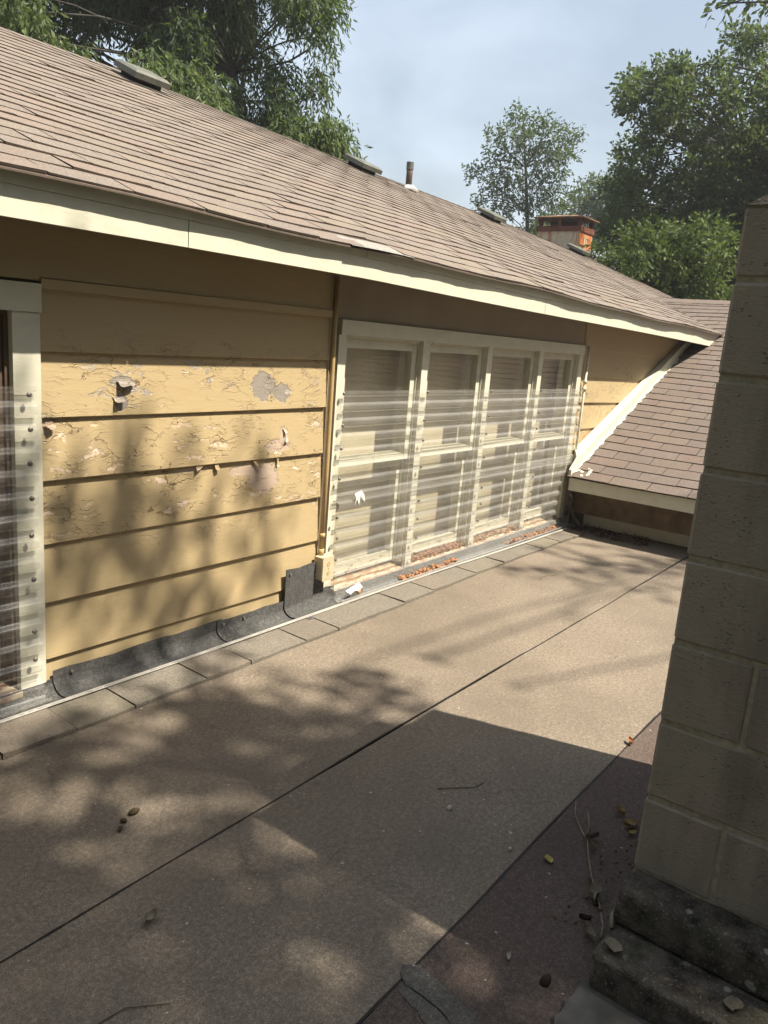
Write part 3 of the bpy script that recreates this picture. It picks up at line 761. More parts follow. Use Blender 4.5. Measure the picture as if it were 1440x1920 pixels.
# ------------------------------------------------------------------ windows
def frame_mesh(x0, x1, z0, z1, y0, y1, st, rail_t, rail_b):
    b = MB()
    b.box((x0, y0, z0), (x0 + st, y1, z1)); b.box((x1 - st, y0, z0), (x1, y1, z1))
    e = 0.0015
    b.box((x0 + st, y0 + e, z1 - rail_t), (x1 - st, y1, z1)); b.box((x0 + st, y0 + e, z0), (x1 - st, y1, z0 + rail_b))
    return b
def pane(name, x0, x1, z0, z1, y, parent):
    b = MB(); b.add([(x0, y, z0), (x1, y, z0), (x1, y, z1), (x0, y, z1)], [(0, 1, 2, 3)]); return sub(parent, b, name, M['glass'], fix=False)
def window(x0, x1, label=None, sm=None):
    sm = sm or M['sash']
    """double-hung window between two trims: jambs, upper sash outside, lower sash behind it"""
    w = link('window', None); H(w)
    if label: w['label'] = label
    w.location = (0, 0, 0)
    j = MB(); j.box((x0 - 0.012, 0.0, 0.10), (x0 + 0.010, 0.135, 1.445)); j.box((x1 - 0.010, 0.0, 0.10), (x1 + 0.012, 0.135, 1.445)); j.box((x0 + 0.010, 0.0, 1.425), (x1 - 0.010, 0.135, 1.50))
    sub(w, j, 'jamb', sm)
    pb = MB()
    for xx in (x0 + 0.010, x1 - 0.022): pb.box((xx, 0.040, 0.10), (xx + 0.012, 0.052, 0.76))
    sub(w, pb, 'parting_bead', sm)
    us = sub(w, frame_mesh(x0 + 0.012, x1 - 0.012, 0.748, 1.424, 0.012, 0.050, 0.042, 0.045, 0.036), 'upper_sash', sm)
    pane('pane', x0 + 0.050, x1 - 0.050, 0.78, 1.382, 0.034, w)
    ls = sub(w, frame_mesh(x0 + 0.012, x1 - 0.012, 0.105, 0.790, 0.056, 0.094, 0.042, 0.036, 0.062), 'lower_sash', sm)
    pane('pane', x0 + 0.050, x1 - 0.050, 0.164, 0.756, 0.076, w)
    s = MB(); s.add([(x0 - 0.01, -0.030, 0.062), (x1 + 0.01, -0.030, 0.062), (x1 + 0.01, 0.135, 0.104), (x0 - 0.01, 0.135, 0.104), (x0 - 0.01, -0.030, 0.030), (x1 + 0.01, -0.030, 0.030), (x1 + 0.01, 0.135, 0.030), (x0 - 0.01, 0.135, 0.030)],
                       [(0, 1, 2, 3), (4, 5, 1, 0), (5, 6, 2, 1), (7, 4, 0, 3), (6, 7, 3, 2), (7, 6, 5, 4)])
    sub(w, s, 'sill', M['sill'])
    return w
BAYS = [(3.150, 3.850), (3.925, 4.605), (4.672, 5.365), (5.432, 6.075)]
for i, (a, c) in enumerate(BAYS): window(a, c)
window(0.62, 1.395, 'tall dark window at the edge of the siding', M['brown_sash'])
# casing
TY0, TY1 = -0.028, -0.001
def trim(name, a, c, z0, z1, y0=TY0): return boxpart(name, (a, y0, z0), (c, TY1, z1), M['trim'])
trim('side_casing', 3.090, 3.150, 0.075, 1.443); trim('side_casing', 6.078, 6.150, 0.075, 1.430)
for a, c in ((3.850, 3.912), (4.607, 4.668), (5.367, 5.428)): trim('mullion_casing', a, c, 0.07, 1.442, -0.026)
b = MB(); b.extrude_x([(-0.001, 1.444), (-0.034, 1.444), (-0.034, 1.519), (-0.001, 1.519)], np.linspace(3.100, 6.155, 10), lambda x, y, z: (x, y, z - 0.006 * (x - 3.1)))
hpart(b, 'head_casing', M['trim'])
trim('side_casing', 1.400, 1.499, 0.07, 1.440); boxpart('head_casing', (0.5, -0.036, 1.4415), (1.502, -0.001, 1.5375), M['trim']); trim('side_casing', 0.52, 0.615, 0.07, 1.440)
# rooms behind the glass
boxpart('interior_panel', (3.12, 0.20, 0.0), (6.14, 0.22, 1.50), M['blind'])
boxpart('interior_side', (3.098, 0.085, 0.0), (3.118, 0.22, 1.50), M['dark']); boxpart('interior_side', (6.142, 0.085, 0.0), (6.16, 0.22, 1.50), M['dark'])
boxpart('interior_head', (3.12, 0.082, 1.502), (6.14, 0.22, 1.53), M['dark'])
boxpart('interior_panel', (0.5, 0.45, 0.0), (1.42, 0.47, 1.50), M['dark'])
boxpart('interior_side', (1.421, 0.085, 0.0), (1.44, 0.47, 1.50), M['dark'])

# ------------------------------------------------------------------ base flashing, tape, starter shingles on the flat roof
def cove(x0, x1, ztop, yend, lift, name='base_flashing', rag=0.003, mat='membrane'):
    """strip of mineral membrane turned up the wall"""
    prof = [(-0.027 - lift, ztop)]
    for k in range(9):
        a = math.pi / 2 * k / 8; R = 0.055
        prof.append((-0.027 - lift - R * (1 - math.cos(a)), 0.008 + lift + R * (1 - math.sin(a))))
    prof.append((yend, 0.006 + lift))
    xs = np.linspace(x0, x1, max(3, int((x1 - x0) / 0.06)))
    P = []
    for x in xs:
        row = []
        for i, (y, z) in enumerate(prof):
            row.append((x + (0.02 * (i / 10) ** 2 if x == xs[0] or x == xs[-1] else 0), y + 0.002 * math.sin(13 * x + i), z + (rag * math.sin(17 * x) + 0.5 * rag * math.sin(41 * x) if i == 0 else 0)))
        P.append(row)
    P = np.array(P); Pin = P + np.array([0, 0.0028, -0.0028])
    b = MB(); m, n, _ = P.shape
    idx = lambda i, j, o=0: o + i * n + j
    F = [(idx(i, j), idx(i + 1, j), idx(i + 1, j + 1), idx(i, j + 1)) for i in range(m - 1) for j in range(n - 1)]
    N = m * n
    F += [(idx(i, 0), idx(i, 0, N), idx(i + 1, 0, N), idx(i + 1, 0)) for i in range(m - 1)] + [(idx(i, n - 1), idx(i + 1, n - 1), idx(i + 1, n - 1, N), idx(i, n - 1, N)) for i in range(m - 1)]
    F += [(idx(e, j), idx(e, j + 1), idx(e, j + 1, N), idx(e, j, N)) for e in (0, m - 1) for j in range(n - 1)]
    b.add(list(P.reshape(-1, 3)) + list(Pin.reshape(-1, 3)), F)
    return hpart(b, name, M[mat], smooth=False)
cove(0.4, 1.68, 0.075, -0.15, 0.000)
cove(1.525, 2.37, 0.108, -0.16, 0.006)
cove(2.335, 2.86, 0.105, -0.16, 0.0115)
cove(2.82, 3.16, 0.110, -0.16, 0.016)
cove(3.12, 6.12, 0.060, -0.16, 0.004)
cove(2.772, 3.045, 0.272, -0.115, 0.019, rag=0.004)
b = MB()
for (x, y, z) in [(1.60, -0.04, 0.088), (2.37, -0.045, 0.085), (2.50, -0.045, 0.085), (2.80, -0.055, 0.245), (3.02, -0.055, 0.245)]:
    b.tube([(x, y + 0.006, z), (x, y - 0.001, z)], 0.006, 8)
hpart(b, 'nail_heads', M['steel'], kind='stuff')

# release tape printed with small grey lettering
xs = np.linspace(0.6, 5.98, 90)
b = MB(); V = []; F = []
for i, x in enumerate(xs):
    yc = -0.128 - 0.028 * max(0, (x - 4.3) / 1.7) + 0.004 * math.sin(2.2 * x) ; w = 0.0105
    V += [(x, yc - w, 0.0270), (x, yc + w, 0.0285)]
    if i: F.append((2 * i - 2, 2 * i, 2 * i + 1, 2 * i - 1))
b.add(V, F); tape = hpart(b, 'release_tape', M['tape'], fix=False)
b = MB(); x = 0.8
while x < 3.0:
    for wdl in range(random.choice((2, 3))):
        for ch in range(random.randint(4, 8)):
            w = random.uniform(0.003, 0.006); yc = -0.128 + 0.004 * math.sin(2.2 * x); hgt = random.choice((0.0025, 0.0035))
            b.add([(x, yc - 0.0025, 0.0283), (x + w, yc - 0.0025, 0.0283), (x + w, yc + hgt - 0.0005, 0.0287), (x, yc + hgt - 0.0005, 0.0287)], [(0, 1, 2, 3)]); x += w + 0.002
        x += 0.008
    x += 0.16
sub(tape, b, 'tape_lettering', M['ink'], kind='stuff', fix=False)

# shingles lying along the tape, each cut edge showing
x = 0.55; k = 0
widths = [0.30, 0.34, 0.28, 0.27, 0.33, 0.25, 0.36, 0.25, 0.33, 0.28, 0.30, 0.24]
while x < 5.98:
    w = widths[k % len(widths)] + random.uniform(-0.03, 0.03); x1 = min(x + w, 6.02)
    ye = -0.325 + 0.035 * min(1, max(0, (x - 3.0) / 1.2)) - 0.012 * max(0, (x - 5.0))
    top_ = 0.0135 + 0.004 * ((k * 7) % 3) / 2; sk = -0.05 - 0.02 * random.random()
    n = 5; V = []; F = []
    for i in range(n):
        t_ = i / (n - 1); xx = x + (x1 - 0.004 - x) * t_
        cu = 0.006 * max(0, (0.25 - t_) / 0.25) ** 2 * (1 if k % 4 == 2 else 0.2)
        V += [(xx, -0.125, top_ + 0.006), (xx + sk * 0.0, ye + 0.003 * math.sin(k * 3 + i), top_ + cu), (xx, ye + 0.003 * math.sin(k * 3 + i), 0.002), (xx, -0.125, 0.002)]
    for i in range(n - 1):
        a, c = 4 * i, 4 * i + 4; F += [(a, a + 1, c + 1, c), (a + 1, a + 2, c + 2, c + 1)]
    F += [(0, 3, 2, 1), (4 * n - 4, 4 * n - 3, 4 * n - 2, 4 * n - 1)]
    b = MB(); b.add(V, F); b.build('starter_shingle', M['strip'], deck)
    x = x1 + 0.001; k += 1

# ------------------------------------------------------------------ paint flakes curling off the boards
def flake(px, pz, w, h, out, board, rot=0.0):
    b = MB(); n = 6; V = []; F = []
    for i in range(n):
        t_ = i / (n - 1)
        y = -0.021 - 0.6 * out * t_ ** 1.6; z = pz - h * t_ * 0.85 + 0.25 * h * t_ * t_
        hw = w * (0.5 - 0.14 * t_ + 0.06 * math.sin(5 * t_ + px * 40))
        dx = rot * h * t_
        V += [(px - hw + dx, y, z - 0.3 * w * t_ * random.uniform(0, 0.5)), (px + hw + dx, y + 0.004 * t_, z + 0.2 * w * t_ * random.uniform(0, .6))]
        if i: F.append((2 * i - 2, 2 * i, 2 * i + 1, 2 * i - 1))
    N = len(V); V += [(a, y_ + 0.0012, z_ + 0.0006) for (a, y_, z_) in V]
    F += [tuple(N + q for q in f) for f in F] + [(0, 1, N + 1, N), (N - 2, N - 1, 2 * N - 1, 2 * N - 2)]
    b.add(V, F); return sub(board, b, 'paint_flake', M['siding'])
for f in [(1.838, 1.214, .062, .034, .040, 2, .2), (1.872, 1.206, .034, .030, .028, 2, -.2), (1.815, 1.148, .050, .032, .042, 2, .1),
          (2.318, 0.842, .026, .040, .014, 4, .2), (2.222, 0.843, .034, .026, .012, 4, -.3), (2.548, 0.842, .020, .055, .016, 4, .6), (2.70, 0.842, .014, .050, .012, 4, .1),
          (2.757, 0.945, .024, .040, .026, 3, -.3), (2.735, 0.985, .020, .035, .022, 3, .2), (1.53, 1.062, .034, .035, .024, 3, .3)]:
    flake(f[0], f[1], f[2], f[3], f[4], boards[f[5]], f[6])

# ------------------------------------------------------------------ corrugated clear sheets screwed over the windows
PER, AMP = 0.080, 0.0125
def corr(s):
    t_ = (s / PER) % 1.0                       # trapezoid with rounded shoulders
    v = max(-1.0, min(1.0, 2.6 * math.sin(2 * math.pi * t_)))
    return AMP * v
def sheet(name, x0, x1, ztop, zbot, y, label, bend=False, warp=0.004, ph=0.0):
    path = []; z = ztop
    if not bend:
        L = ztop - zbot
        path = [((y, ztop - s), (-1.0, 0.0), s) for s in np.arange(0, L + 1e-6, PER / 14)]
    else:
        R = 0.10; zc = 0.135; s = 0.0
        st = PER / 14
        while ztop - s > zc: path.append(((y, ztop - s), (-1, 0), s)); s += st
        a = 0.0
        while a < math.pi / 2 * 0.93:
            path.append(((y - R * (1 - math.cos(a)), zc - R * math.sin(a)), (-math.cos(a), math.sin(a)), s)); a += st / R; s += st
    xs = np.linspace(x0, x1, 36); P = np.zeros((len(path), len(xs), 3))
    for i, ((py, pz), (ny, nz), s) in enumerate(path):
        d = corr(s + ph)
        for j, x in enumerate(xs):
            wv = warp * (math.sin(3.1 * x + 2 * s) + 0.6 * math.sin(7.7 * x + 1.3 * s * 6 + ph)) * 0.6
            P[i, j] = (x + 0.004 * math.sin(9 * s) * (1 if j in (0, len(xs) - 1) else 0), py + ny * (d + wv), pz + nz * (d + wv * 0.5) + 0.010 * (x - x0) / 3.0 * -0.8)
    o = grid_mesh(name, P, M['plastic'])
    return tag(o, label, 'plastic sheet', 'clear corrugated sheets')
up = sheet('corrugated_sheet', 3.108, 6.17, 1.165, 0.560, -0.046, 'clear corrugated plastic sheet over the upper half of four windows', ph=0.01)
lo = sheet('corrugated_sheet', 3.125, 6.15, 0.625, 0.0, -0.058, 'clear corrugated plastic sheet curling out below the four windows', bend=True, ph=0.03)
lw = sheet('corrugated_sheet', 0.55, 1.468, 1.195, 0.0, -0.046, 'clear corrugated plastic sheet over the window cut by the photo edge', bend=True, ph=0.02)
scr = MB(); scr.tube([(0, 0.010, 0), (0, 0, 0)], 0.0035, 8); scr.tube([(0, 0.003, 0), (0, -0.001, 0), (0, -0.004, 0)], [0.0095, 0.009, 0.005], 10)
scr_me = scr.mesh('screw', M['screw'])
def screws(parent, spots):
    for (x, y, z) in spots: link('screw', scr_me, parent, loc=(x, y, z), rot=(0, random.random(), 0))
colx = [3.122, 3.882, 4.638, 5.398, 6.12]
screws(up, [(x + random.uniform(-.006, .006), -0.060, z) for x in colx for z in (1.150, 0.985, 0.865, 0.705)])
screws(lo, [(x + random.uniform(-.006, .006), -0.071, z) for x in colx for z in (0.50, 0.385, 0.265, 0.165)])
screws(lw, [(1.438, -0.060, 1.165), (1.440, -0.060, 1.045), (1.436, -0.060, 0.925), (1.440, -0.060, 0.80), (1.436, -0.060, 0.665), (1.441, -0.060, 0.50), (1.440, -0.060, 0.30), (1.44, -0.06, 0.19)])

# conduit and box beside the windows, thin pipe at the other end
cd = thing('conduit', 'tan painted conduit pipe running down beside the windows', 'conduit', loc=(3.052, -0.03, 0.3))
def csub(name, pts, r, mat=M['conduit'], n=12):
    b = MB(); b.tube(pts, r, n); o = b.build(name, mat, cd, True); o.matrix_parent_inverse = Matrix.Translation((-3.052, 0.03, -0.3)); return o
csub('pipe', [(3.040, -0.038, 0.30), (3.044, -0.038, 0.8), (3.040, -0.038, 1.3), (3.036, -0.038, 1.722)], 0.0115)
csub('coupling', [(3.041, -0.038, 0.395), (3.041, -0.038, 0.42)], 0.0155); csub('coupling', [(3.041, -0.038, 0.302), (3.041, -0.038, 0.335)], 0.0155)
bx = thing('electrical_box', 'small beige outlet box under the tan conduit', 'electrical box', loc=(3.045, -0.05, 0.17))
def bsub(name, m_, mat): o = m_.build(name, mat, bx); o.matrix_parent_inverse = Matrix.Translation((-3.045, 0.05, -0.17)); return o
b = MB(); b.box((2.998, -0.088, 0.178), (3.084, -0.032, 0.300)); bsub('body', b, M['box'])
b = MB(); b.box((3.000, -0.0925, 0.172), (3.086, -0.0885, 0.303)); bsub('cover_plate', b, M['box'])
b = MB()
for z in (0.215, 0.262): b.tube([(3.045, -0.094, z), (3.045, -0.0915, z)], 0.013, 14)
b.tube([(3.045, -0.095, 0.2385), (3.045, -0.0915, 0.2385)], 0.004, 8); bsub('outlet_faces', b, M['conduit'])
pp = MB(); pp.tube([(6.205, -0.045, 0.36), (6.212, -0.045, 0.9), (6.205, -0.045, 1.5)], 0.011, 10); pp.tube([(6.208, -0.045, 1.14), (6.208, -0.045, 1.17)], 0.017, 10); pp.tube([(6.208, -0.045, 1.20), (6.208, -0.045, 1.225)], 0.016, 10)
tag(pp.build('drain_pipe', M['trim'], smooth=True), 'thin cream pipe on the wall between windows and lower roof', 'pipe')
# bent strip of flashing hanging at the end of the lower sheet
b = MB(); V = []; F = []
for i in range(18):
    t_ = i / 17; z = 0.52 * (1 - t_) ** 1.2 + 0.02; y = -0.07 - 0.13 * max(0, (t_ - 0.6) / 0.4) ** 1.5 + 0.008 * math.sin(i * 1.9); xx = 6.165 + 0.010 * math.sin(i * 2.3)
    w = 0.016 + 0.006 * math.sin(i * 1.3)
    V += [(xx - w, y, z), (xx + w, y - 0.014 + 0.008 * math.sin(i * 2.9), z), (xx + w, y + 0.003, z)]
    if i: a, c = 3 * i - 3, 3 * i; F += [(a, c, c + 1, a + 1), (a + 1, c + 1, c + 2, a + 2), (a + 2, c + 2, c, a)]
b.add(V, F); tag(b.build('edge_strip', M['steel']), 'crumpled grey metal strip at the end of the clear sheet', 'metal strip')

# ------------------------------------------------------------------ things on the main roof
def roof_frame(x, s):
    o = roof_pt(x, s, 0.0); ex, ey, ez = tab_frame(o, roof_pt(x, s + 0.03), roof_pt(x + 0.1, s)); return o, ex, ey, ez
vent_labels = ['weathered metal box vent on the roof nearest the big leafy tree', 'grey box vent on the ridge just before the upright pipe', 'small grey box vent on the ridge below the thin tree', 'low grey box vent on the ridge in front of the rusty chimney']
vm_h = MB()
L_, W_, H_ = 0.150, 0.14, 0.075
V = [(-L_, -W_, .055), (L_, -W_, .055), (L_, W_, .055), (-L_, W_, .055), (-L_, -W_, .105), (L_, -W_, .105), (L_, W_, .105), (-L_, W_, .105), (-L_ * .86, -W_ * .8, .125), (L_ * .86, -W_ * .8, .125), (L_ * .86, W_ * .8, .125), (-L_ * .86, W_ * .8, .125)]
vm_h.add(V, [(0, 1, 5, 4), (1, 2, 6, 5), (2, 3, 7, 6), (3, 0, 4, 7), (4, 5, 9, 8), (5, 6, 10, 9), (6, 7, 11, 10), (7, 4, 8, 11), (8, 9, 10, 11)])
vm_t = MB(); vm_t.box((-L_ * .72, -W_ * .7, .004), (L_ * .72, W_ * .7, .060))
vm_f = MB(); vm_f.box((-L_ * 1.05, -W_ * 1.1, .009), (L_ * 1.05, W_ * 1.15, .013))
me_h, me_t, me_f = vm_h.mesh('hood', M['vent']), vm_t.mesh('throat', M['vent_dark']), vm_f.mesh('flange', M['vent'])
for (x, s), lb in zip([(3.86, .905), (6.45, .905), (9.05, .905), (11.75, .905)], vent_labels):
    o, ex, ey, ez = roof_frame(x, s)
    t_ = thing('roof_vent', lb, 'roof vent', 'box vents along the ridge')
    t_.matrix_world = Matrix([[ex[k], ey[k], ez[k] * .78, o[k]] for k in range(3)] + [[0, 0, 0, 1]])
    for nm, me in (('hood', me_h), ('throat', me_t), ('flange', me_f)): link(nm, me, t_)
t_ = thing('vent_pipe', 'rusty upright vent pipe with white collar on the roof ridge', 'vent pipe', loc=tuple(roof_pt(7.25, .90)))
b = MB(); b.tube([(0, 0, 0), (0, 0, .27)], .034, 14); b.build('pipe', M['iron'], t_, True)
b = MB(); b.tube([(0, 0, .20), (0, 0, .275)], .039, 14, False); b.build('cap_band', M['vent'], t_, True)
b = MB(); b.tube([(0.0, -0.02, -.03), (0, 0, .03), (0, 0, .045)], [.10, .055, .038], 16); b.build('boot', M['boot'], t_, True)

# far chimney with rusty rain cap, behind the ridge
FC = np.array([13.25, 3.6])
t_ = thing('far_chimney', 'stained chimney with rusty metal rain cap behind the ridge', 'chimney', loc=(FC[0], FC[1], 2.6))
def fsub(name, m_, mat): o = m_.build(name, mat, t_); o.matrix_parent_inverse = Matrix.Translation((-FC[0], -FC[1], -2.6)); return o
x0, x1, y0, y1 = 13.0, 13.52, 3.24, 4.03
b = MB(); b.box((x0, y0, 2.3), (x1, y1, 3.414)); fsub('stack', b, M['rust'])
b = MB(); b.box((x0 - .02, y0 - .02, 3.414), (x1 + .02, y1 + .02, 3.50)); fsub('metal_band', b, M['rustband'])
for sx in (x0 + .03, x1 - .03):
    for sy in (y0 + .03, (y0 + y1) / 2, y1 - .03):
        b = MB(); b.box((sx - .03, sy - .03, 3.50), (sx + .03, sy + .03, 3.632)); fsub('post', b, M['rustband'])
b = MB(); b.box((x0 + .15, y0 + .15, 3.46), (x1 - .15, y1 - .15, 3.58)); fsub('flue_liner', b, M['vent_dark'])
b = MB(); e = .07
b.add([(x0 - e, y0 - e, 3.628), (x1 + e, y0 - e, 3.628), (x1 + e, y1 + e, 3.628), (x0 - e, y1 + e, 3.628), (x0 - e, y0 - e, 3.645), (x1 + e, y0 - e, 3.645), (x1 + e, y1 + e, 3.645), (x0 - e, y1 + e, 3.645), (x0 + .2, y0 + .2, 3.705), (x1 - .2, y0 + .2, 3.705), (x1 - .2, y1 - .2, 3.705), (x0 + .2, y1 - .2, 3.705)],
      [(3, 2, 1, 0), (0, 1, 5, 4), (1, 2, 6, 5), (2, 3, 7, 6), (3, 0, 4, 7), (4, 5, 9, 8), (5, 6, 10, 9), (6, 7, 11, 10), (7, 4, 8, 11), (8, 9, 10, 11)])
fsub('rain_cap', b, M['rustcap'])
b = MB()                                                             # rust run down the sunny face
for xa, xb, zb in ((13.02, 13.20, 2.6), (13.23, 13.28, 2.8), (13.31, 13.50, 2.6)): b.add([(xa, y0 - .003, 3.412), (xb, y0 - .003, 3.412), (xb - .03, y0 - .003, zb), (xa + .02, y0 - .003, zb)], [(0, 1, 2, 3)])
fsub('rust_streak', b, M['rust_or'])

# ------------------------------------------------------------------ near chimney of concrete blocks
CX0, CX1, CY1, CY0, CZ = 1.806, 2.812, -2.182, -3.000, 0.207
ch = thing('block_chimney', 'painted concrete block chimney standing on dark mossy ledges', 'chimney', loc=(2.3, -2.6, 0))
def chp(o): o.parent = ch; o.matrix_parent_inverse = Matrix.Translation((-2.3, 2.6, 0)); return o
def block_mesh(name, sx, sy, sz, mat, bev=0.007, rough=0.0012):
    bm = bmesh.new(); bmesh.ops.create_cube(bm, size=1.0)
    for v in bm.verts: v.co = Vector((v.co.x * sx, v.co.y * sy, v.co.z * sz))
    bmesh.ops.bevel(bm, geom=list(bm.edges), offset=bev, segments=1, affect='EDGES', profile=0.6)
    for v in bm.verts: v.co += Vector((random.uniform(-rough, rough), random.uniform(-rough, rough), random.uniform(-rough, rough)))
    me = bpy.data.meshes.new(name); bm.to_mesh(me); bm.free(); me.materials.append(mat); return me
J = 0.009; BH = 0.2032
cache = {}
def put_block(x0, x1, y0, y1, z0, z1, mat=M['block'], j=J, name='block', bev=0.007, rough=0.0012):
    key = (round(x1 - x0, 3), round(y1 - y0, 3), round(z1 - z0, 3), mat.name, random.randint(0, 2))
    if key not in cache: cache[key] = block_mesh(name, x1 - x0 - j, y1 - y0 - j, z1 - z0 - j, mat, bev, rough)
    o = link(name, cache[key]); chp(o); o.location = ((x0 + x1) / 2 + random.uniform(-.0015, .0015), (y0 + y1) / 2 + random.uniform(-.0015, .0015), (z0 + z1) / 2)
    return o
b = MB(); b.box((CX0 + .0095, CY0 + .0095, 0.0), (CX1 - .0095, CY1 - .0095, 1.78)); chp(b.build('mortar_core', M['mortar']))
T = 0.2
for k in range(8):
    z0 = CZ + k * BH; z1 = z0 + (BH if k < 7 else 0.152)
    if k % 2 == 0: ys = [CY1, CY1 - .193, CY1 - .605, CY0]
    else: ys = [CY1, CY1 - .409, CY0]
    for a, c in zip(ys[:-1], ys[1:]):
        put_block(CX0, CX0 + T, c, a, z0, z1); put_block(CX1 - T, CX1, c, a, z0, z1)
    xs = [CX0 + T, CX0 + T + .303, CX1 - T] if k % 2 else [CX0 + T, CX0 + T + .40, CX1 - T]
    for a, c in zip(xs[:-1], xs[1:]):
        put_block(a, c, CY1 - T, CY1, z0, z1); put_block(a, c, CY0, CY0 + T, z0, z1)
# stepped base
from mathutils import noise as mnoise
def rough_block(x0, x1, y0, y1, z0, z1):
    """worn concrete: rounded, chipped and lumpy"""
    bm = bmesh.new(); bmesh.ops.create_cube(bm, size=1.0)
    for v in bm.verts: v.co = Vector(((x0 + x1) / 2 + v.co.x * (x1 - x0 - .002), (y0 + y1) / 2 + v.co.y * (y1 - y0 - .002), (z0 + z1) / 2 + v.co.z * (z1 - z0 - .001)))
    bmesh.ops.bevel(bm, geom=list(bm.edges), offset=0.012, segments=2, affect='EDGES', profile=0.5)
    for _ in range(3): bmesh.ops.subdivide_edges(bm, edges=[e for e in bm.edges if e.calc_length() > 0.028], cuts=1, use_grid_fill=True)
    for v in bm.verts:
        p = v.co; n = Vector(((p.x - (x0 + x1) / 2) / (x1 - x0), (p.y - (y0 + y1) / 2) / (y1 - y0), (p.z - (z0 + z1) / 2) / (z1 - z0)))
        d = mnoise.fractal(p * 16, 1.0, 2.0, 4) * 0.006; edge = max(0, sorted(map(abs, n))[1] - 0.40) * 10
        v.co = p + Vector((n.x, n.y, n.z)).normalized() * (d - edge * max(0, mnoise.noise(p * 22)) * 0.022)
    me = bpy.data.meshes.new('ledge_block'); bm.to_mesh(me); bm.free(); me.materials.append(M['grimy'])
    me.polygons.foreach_set('use_smooth', [True] * len(me.polygons))
    return chp(link('ledge_block', me))
for (xa, zlo, zhi, j) in ((1.711, 0.104, 0.207, .003), (1.588, 0.0, 0.104, .003)):
    ys = [CY1 + .001, CY1 - .44, CY1 - .86, -3.25]
    for a, c in zip(ys[:-1], ys[1:]): rough_block(xa, CX0 + .16, c, a, zlo, zhi)
    rough_block(CX0 + .16, CX1 + .05, CY1 - .25, CY1 + .001, zlo, zhi)
# mortar wash and flue
b = MB(); i1, i2 = 0.0, 0.11
za, zb2 = 1.779, 1.862
b.add([(CX0 + .004, CY0 + .004, za), (CX1 - .004, CY0 + .004, za), (CX1 - .004, CY1 - .004, za), (CX0 + .004, CY1 - .004, za), (CX0 + i2, CY0 + i2, zb2), (CX1 - i2, CY0 + i2, zb2), (CX1 - i2, CY1 - i2, zb2), (CX0 + i2, CY1 - i2, zb2)],
      [(3, 2, 1, 0), (0, 1, 5, 4), (1, 2, 6, 5), (2, 3, 7, 6), (3, 0, 4, 7), (4, 5, 6, 7)])
chp(b.build('mortar_wash', M['wash']))
b = MB(); b.box((CX0 + .17, CY0 + .17, 1.80), (CX1 - .17, CY1 - .17, 2.25)); chp(b.build('flue', M['flue']))

# ------------------------------------------------------------------ litter on the flat roof
def leaf_thing(name, x, y, z, size, mat, label, cat='leaf', rotz=0.0, curl=0.5, wid=0.5, group='dead leaves on the flat roof'):
    b = MB(); n, m_ = 7, 5; V = []; F = []
    for i in range(n):
        t_ = i / (n - 1); w = size * wid * math.sin(math.pi * min(.97, t_ * .92 + .05)) ** 0.8 * 0.5
        for k in range(m_):
            u = (k - 2) / 2
            V.append((size * (t_ - .5), w * u, curl * size * (0.30 * (abs(u)) ** 1.5 + 0.35 * (t_ - .5) ** 2) + 0.002 + 0.02 * size * math.sin(9 * t_ + 5 * u)))
    for i in range(n - 1):
        for k in range(m_ - 1): a = i * m_ + k; F.append((a, a + m_, a + m_ + 1, a + 1))
    N = len(V); V += [(p[0], p[1], p[2] - 0.0008) for p in V]; F += [tuple(N + q for q in reversed(f)) for f in F]
    b.add(V, F); o = b.build(name, mat, None, True, loc=(x, y, z), rot=(random.uniform(-.2, .2), random.uniform(-.2, .2), rotz), fix=False)
    return tag(o, label, cat, group)
leaf_thing('fallen_leaf', 1.966, -1.908, .004, .036, M['dry_y'], 'single yellow fallen leaf lying flat on the dark roof sheet', rotz=.8, wid=.75, curl=.25)
leaf_thing('fallen_leaf', 2.346, -1.980, .006, .040, M['dry'], 'small curled tan leaf by the chimney, farthest of the three there', rotz=1.2, curl=1.3)
leaf_thing('fallen_leaf', 2.300, -2.030, .006, .056, M['dry'], 'largest tan leaf tucked against the chimney foot', rotz=-.6, curl=.8, wid=.6)
leaf_thing('fallen_leaf', 2.262, -2.052, .006, .034, M['dry_y'], 'small yellowish leaf peeking out beside the chimney foot', rotz=-.4, curl=.7)
leaf_thing('fallen_leaf', 1.902, -2.070, .008, .060, M['dry_g'], 'curled grey brown leaf resting on the long bare twig', rotz=.5, curl=1.4, wid=.7)
leaf_thing('fallen_leaf', 1.048, -1.268, .005, .050, M['dry_g'], 'dull folded leaf on the open roof near the first seam', rotz=.3, curl=1.0)
leaf_thing('fallen_leaf', 1.752, -2.120, .006, .050, M['dry_g'], 'dark crumpled leaf against the lower mossy ledge corner', rotz=.9, curl=1.2)
leaf_thing('fallen_leaf', 1.800, -2.090, .006, .032, M['dry_d'], 'small blackish leaf scrap beside the ledge corner', rotz=2.0, curl=1.2)
leaf_thing('fallen_leaf', 2.067, -2.026, .005, .024, M['dry_g'], 'tiny pale leaf curl between twig and chimney', rotz=.2, curl=1.5)
leaf_thing('fallen_leaf', 2.834, -1.835, .006, .040, M['dry_r'], 'rust brown leaf in the sun on the second roof seam', rotz=.7, curl=1.0)
leaf_thing('fallen_leaf', 1.552, -1.999, .004, .022, M['pebble'], 'tiny pale leaf chip in front of the dark round hull', rotz=.4, curl=1.0)
leaf_thing('fallen_leaf', 1.640, -2.215, .108, .050, M['dry_g'], 'pale round leaf lying on the lower mossy ledge corner', rotz=.4, curl=.2, wid=.85)
leaf_thing('fallen_leaf', 1.655, -2.480, .108, .050, M['dry_g'], 'pale round leaf far along the lower mossy ledge', rotz=.1, curl=.2, wid=.8)
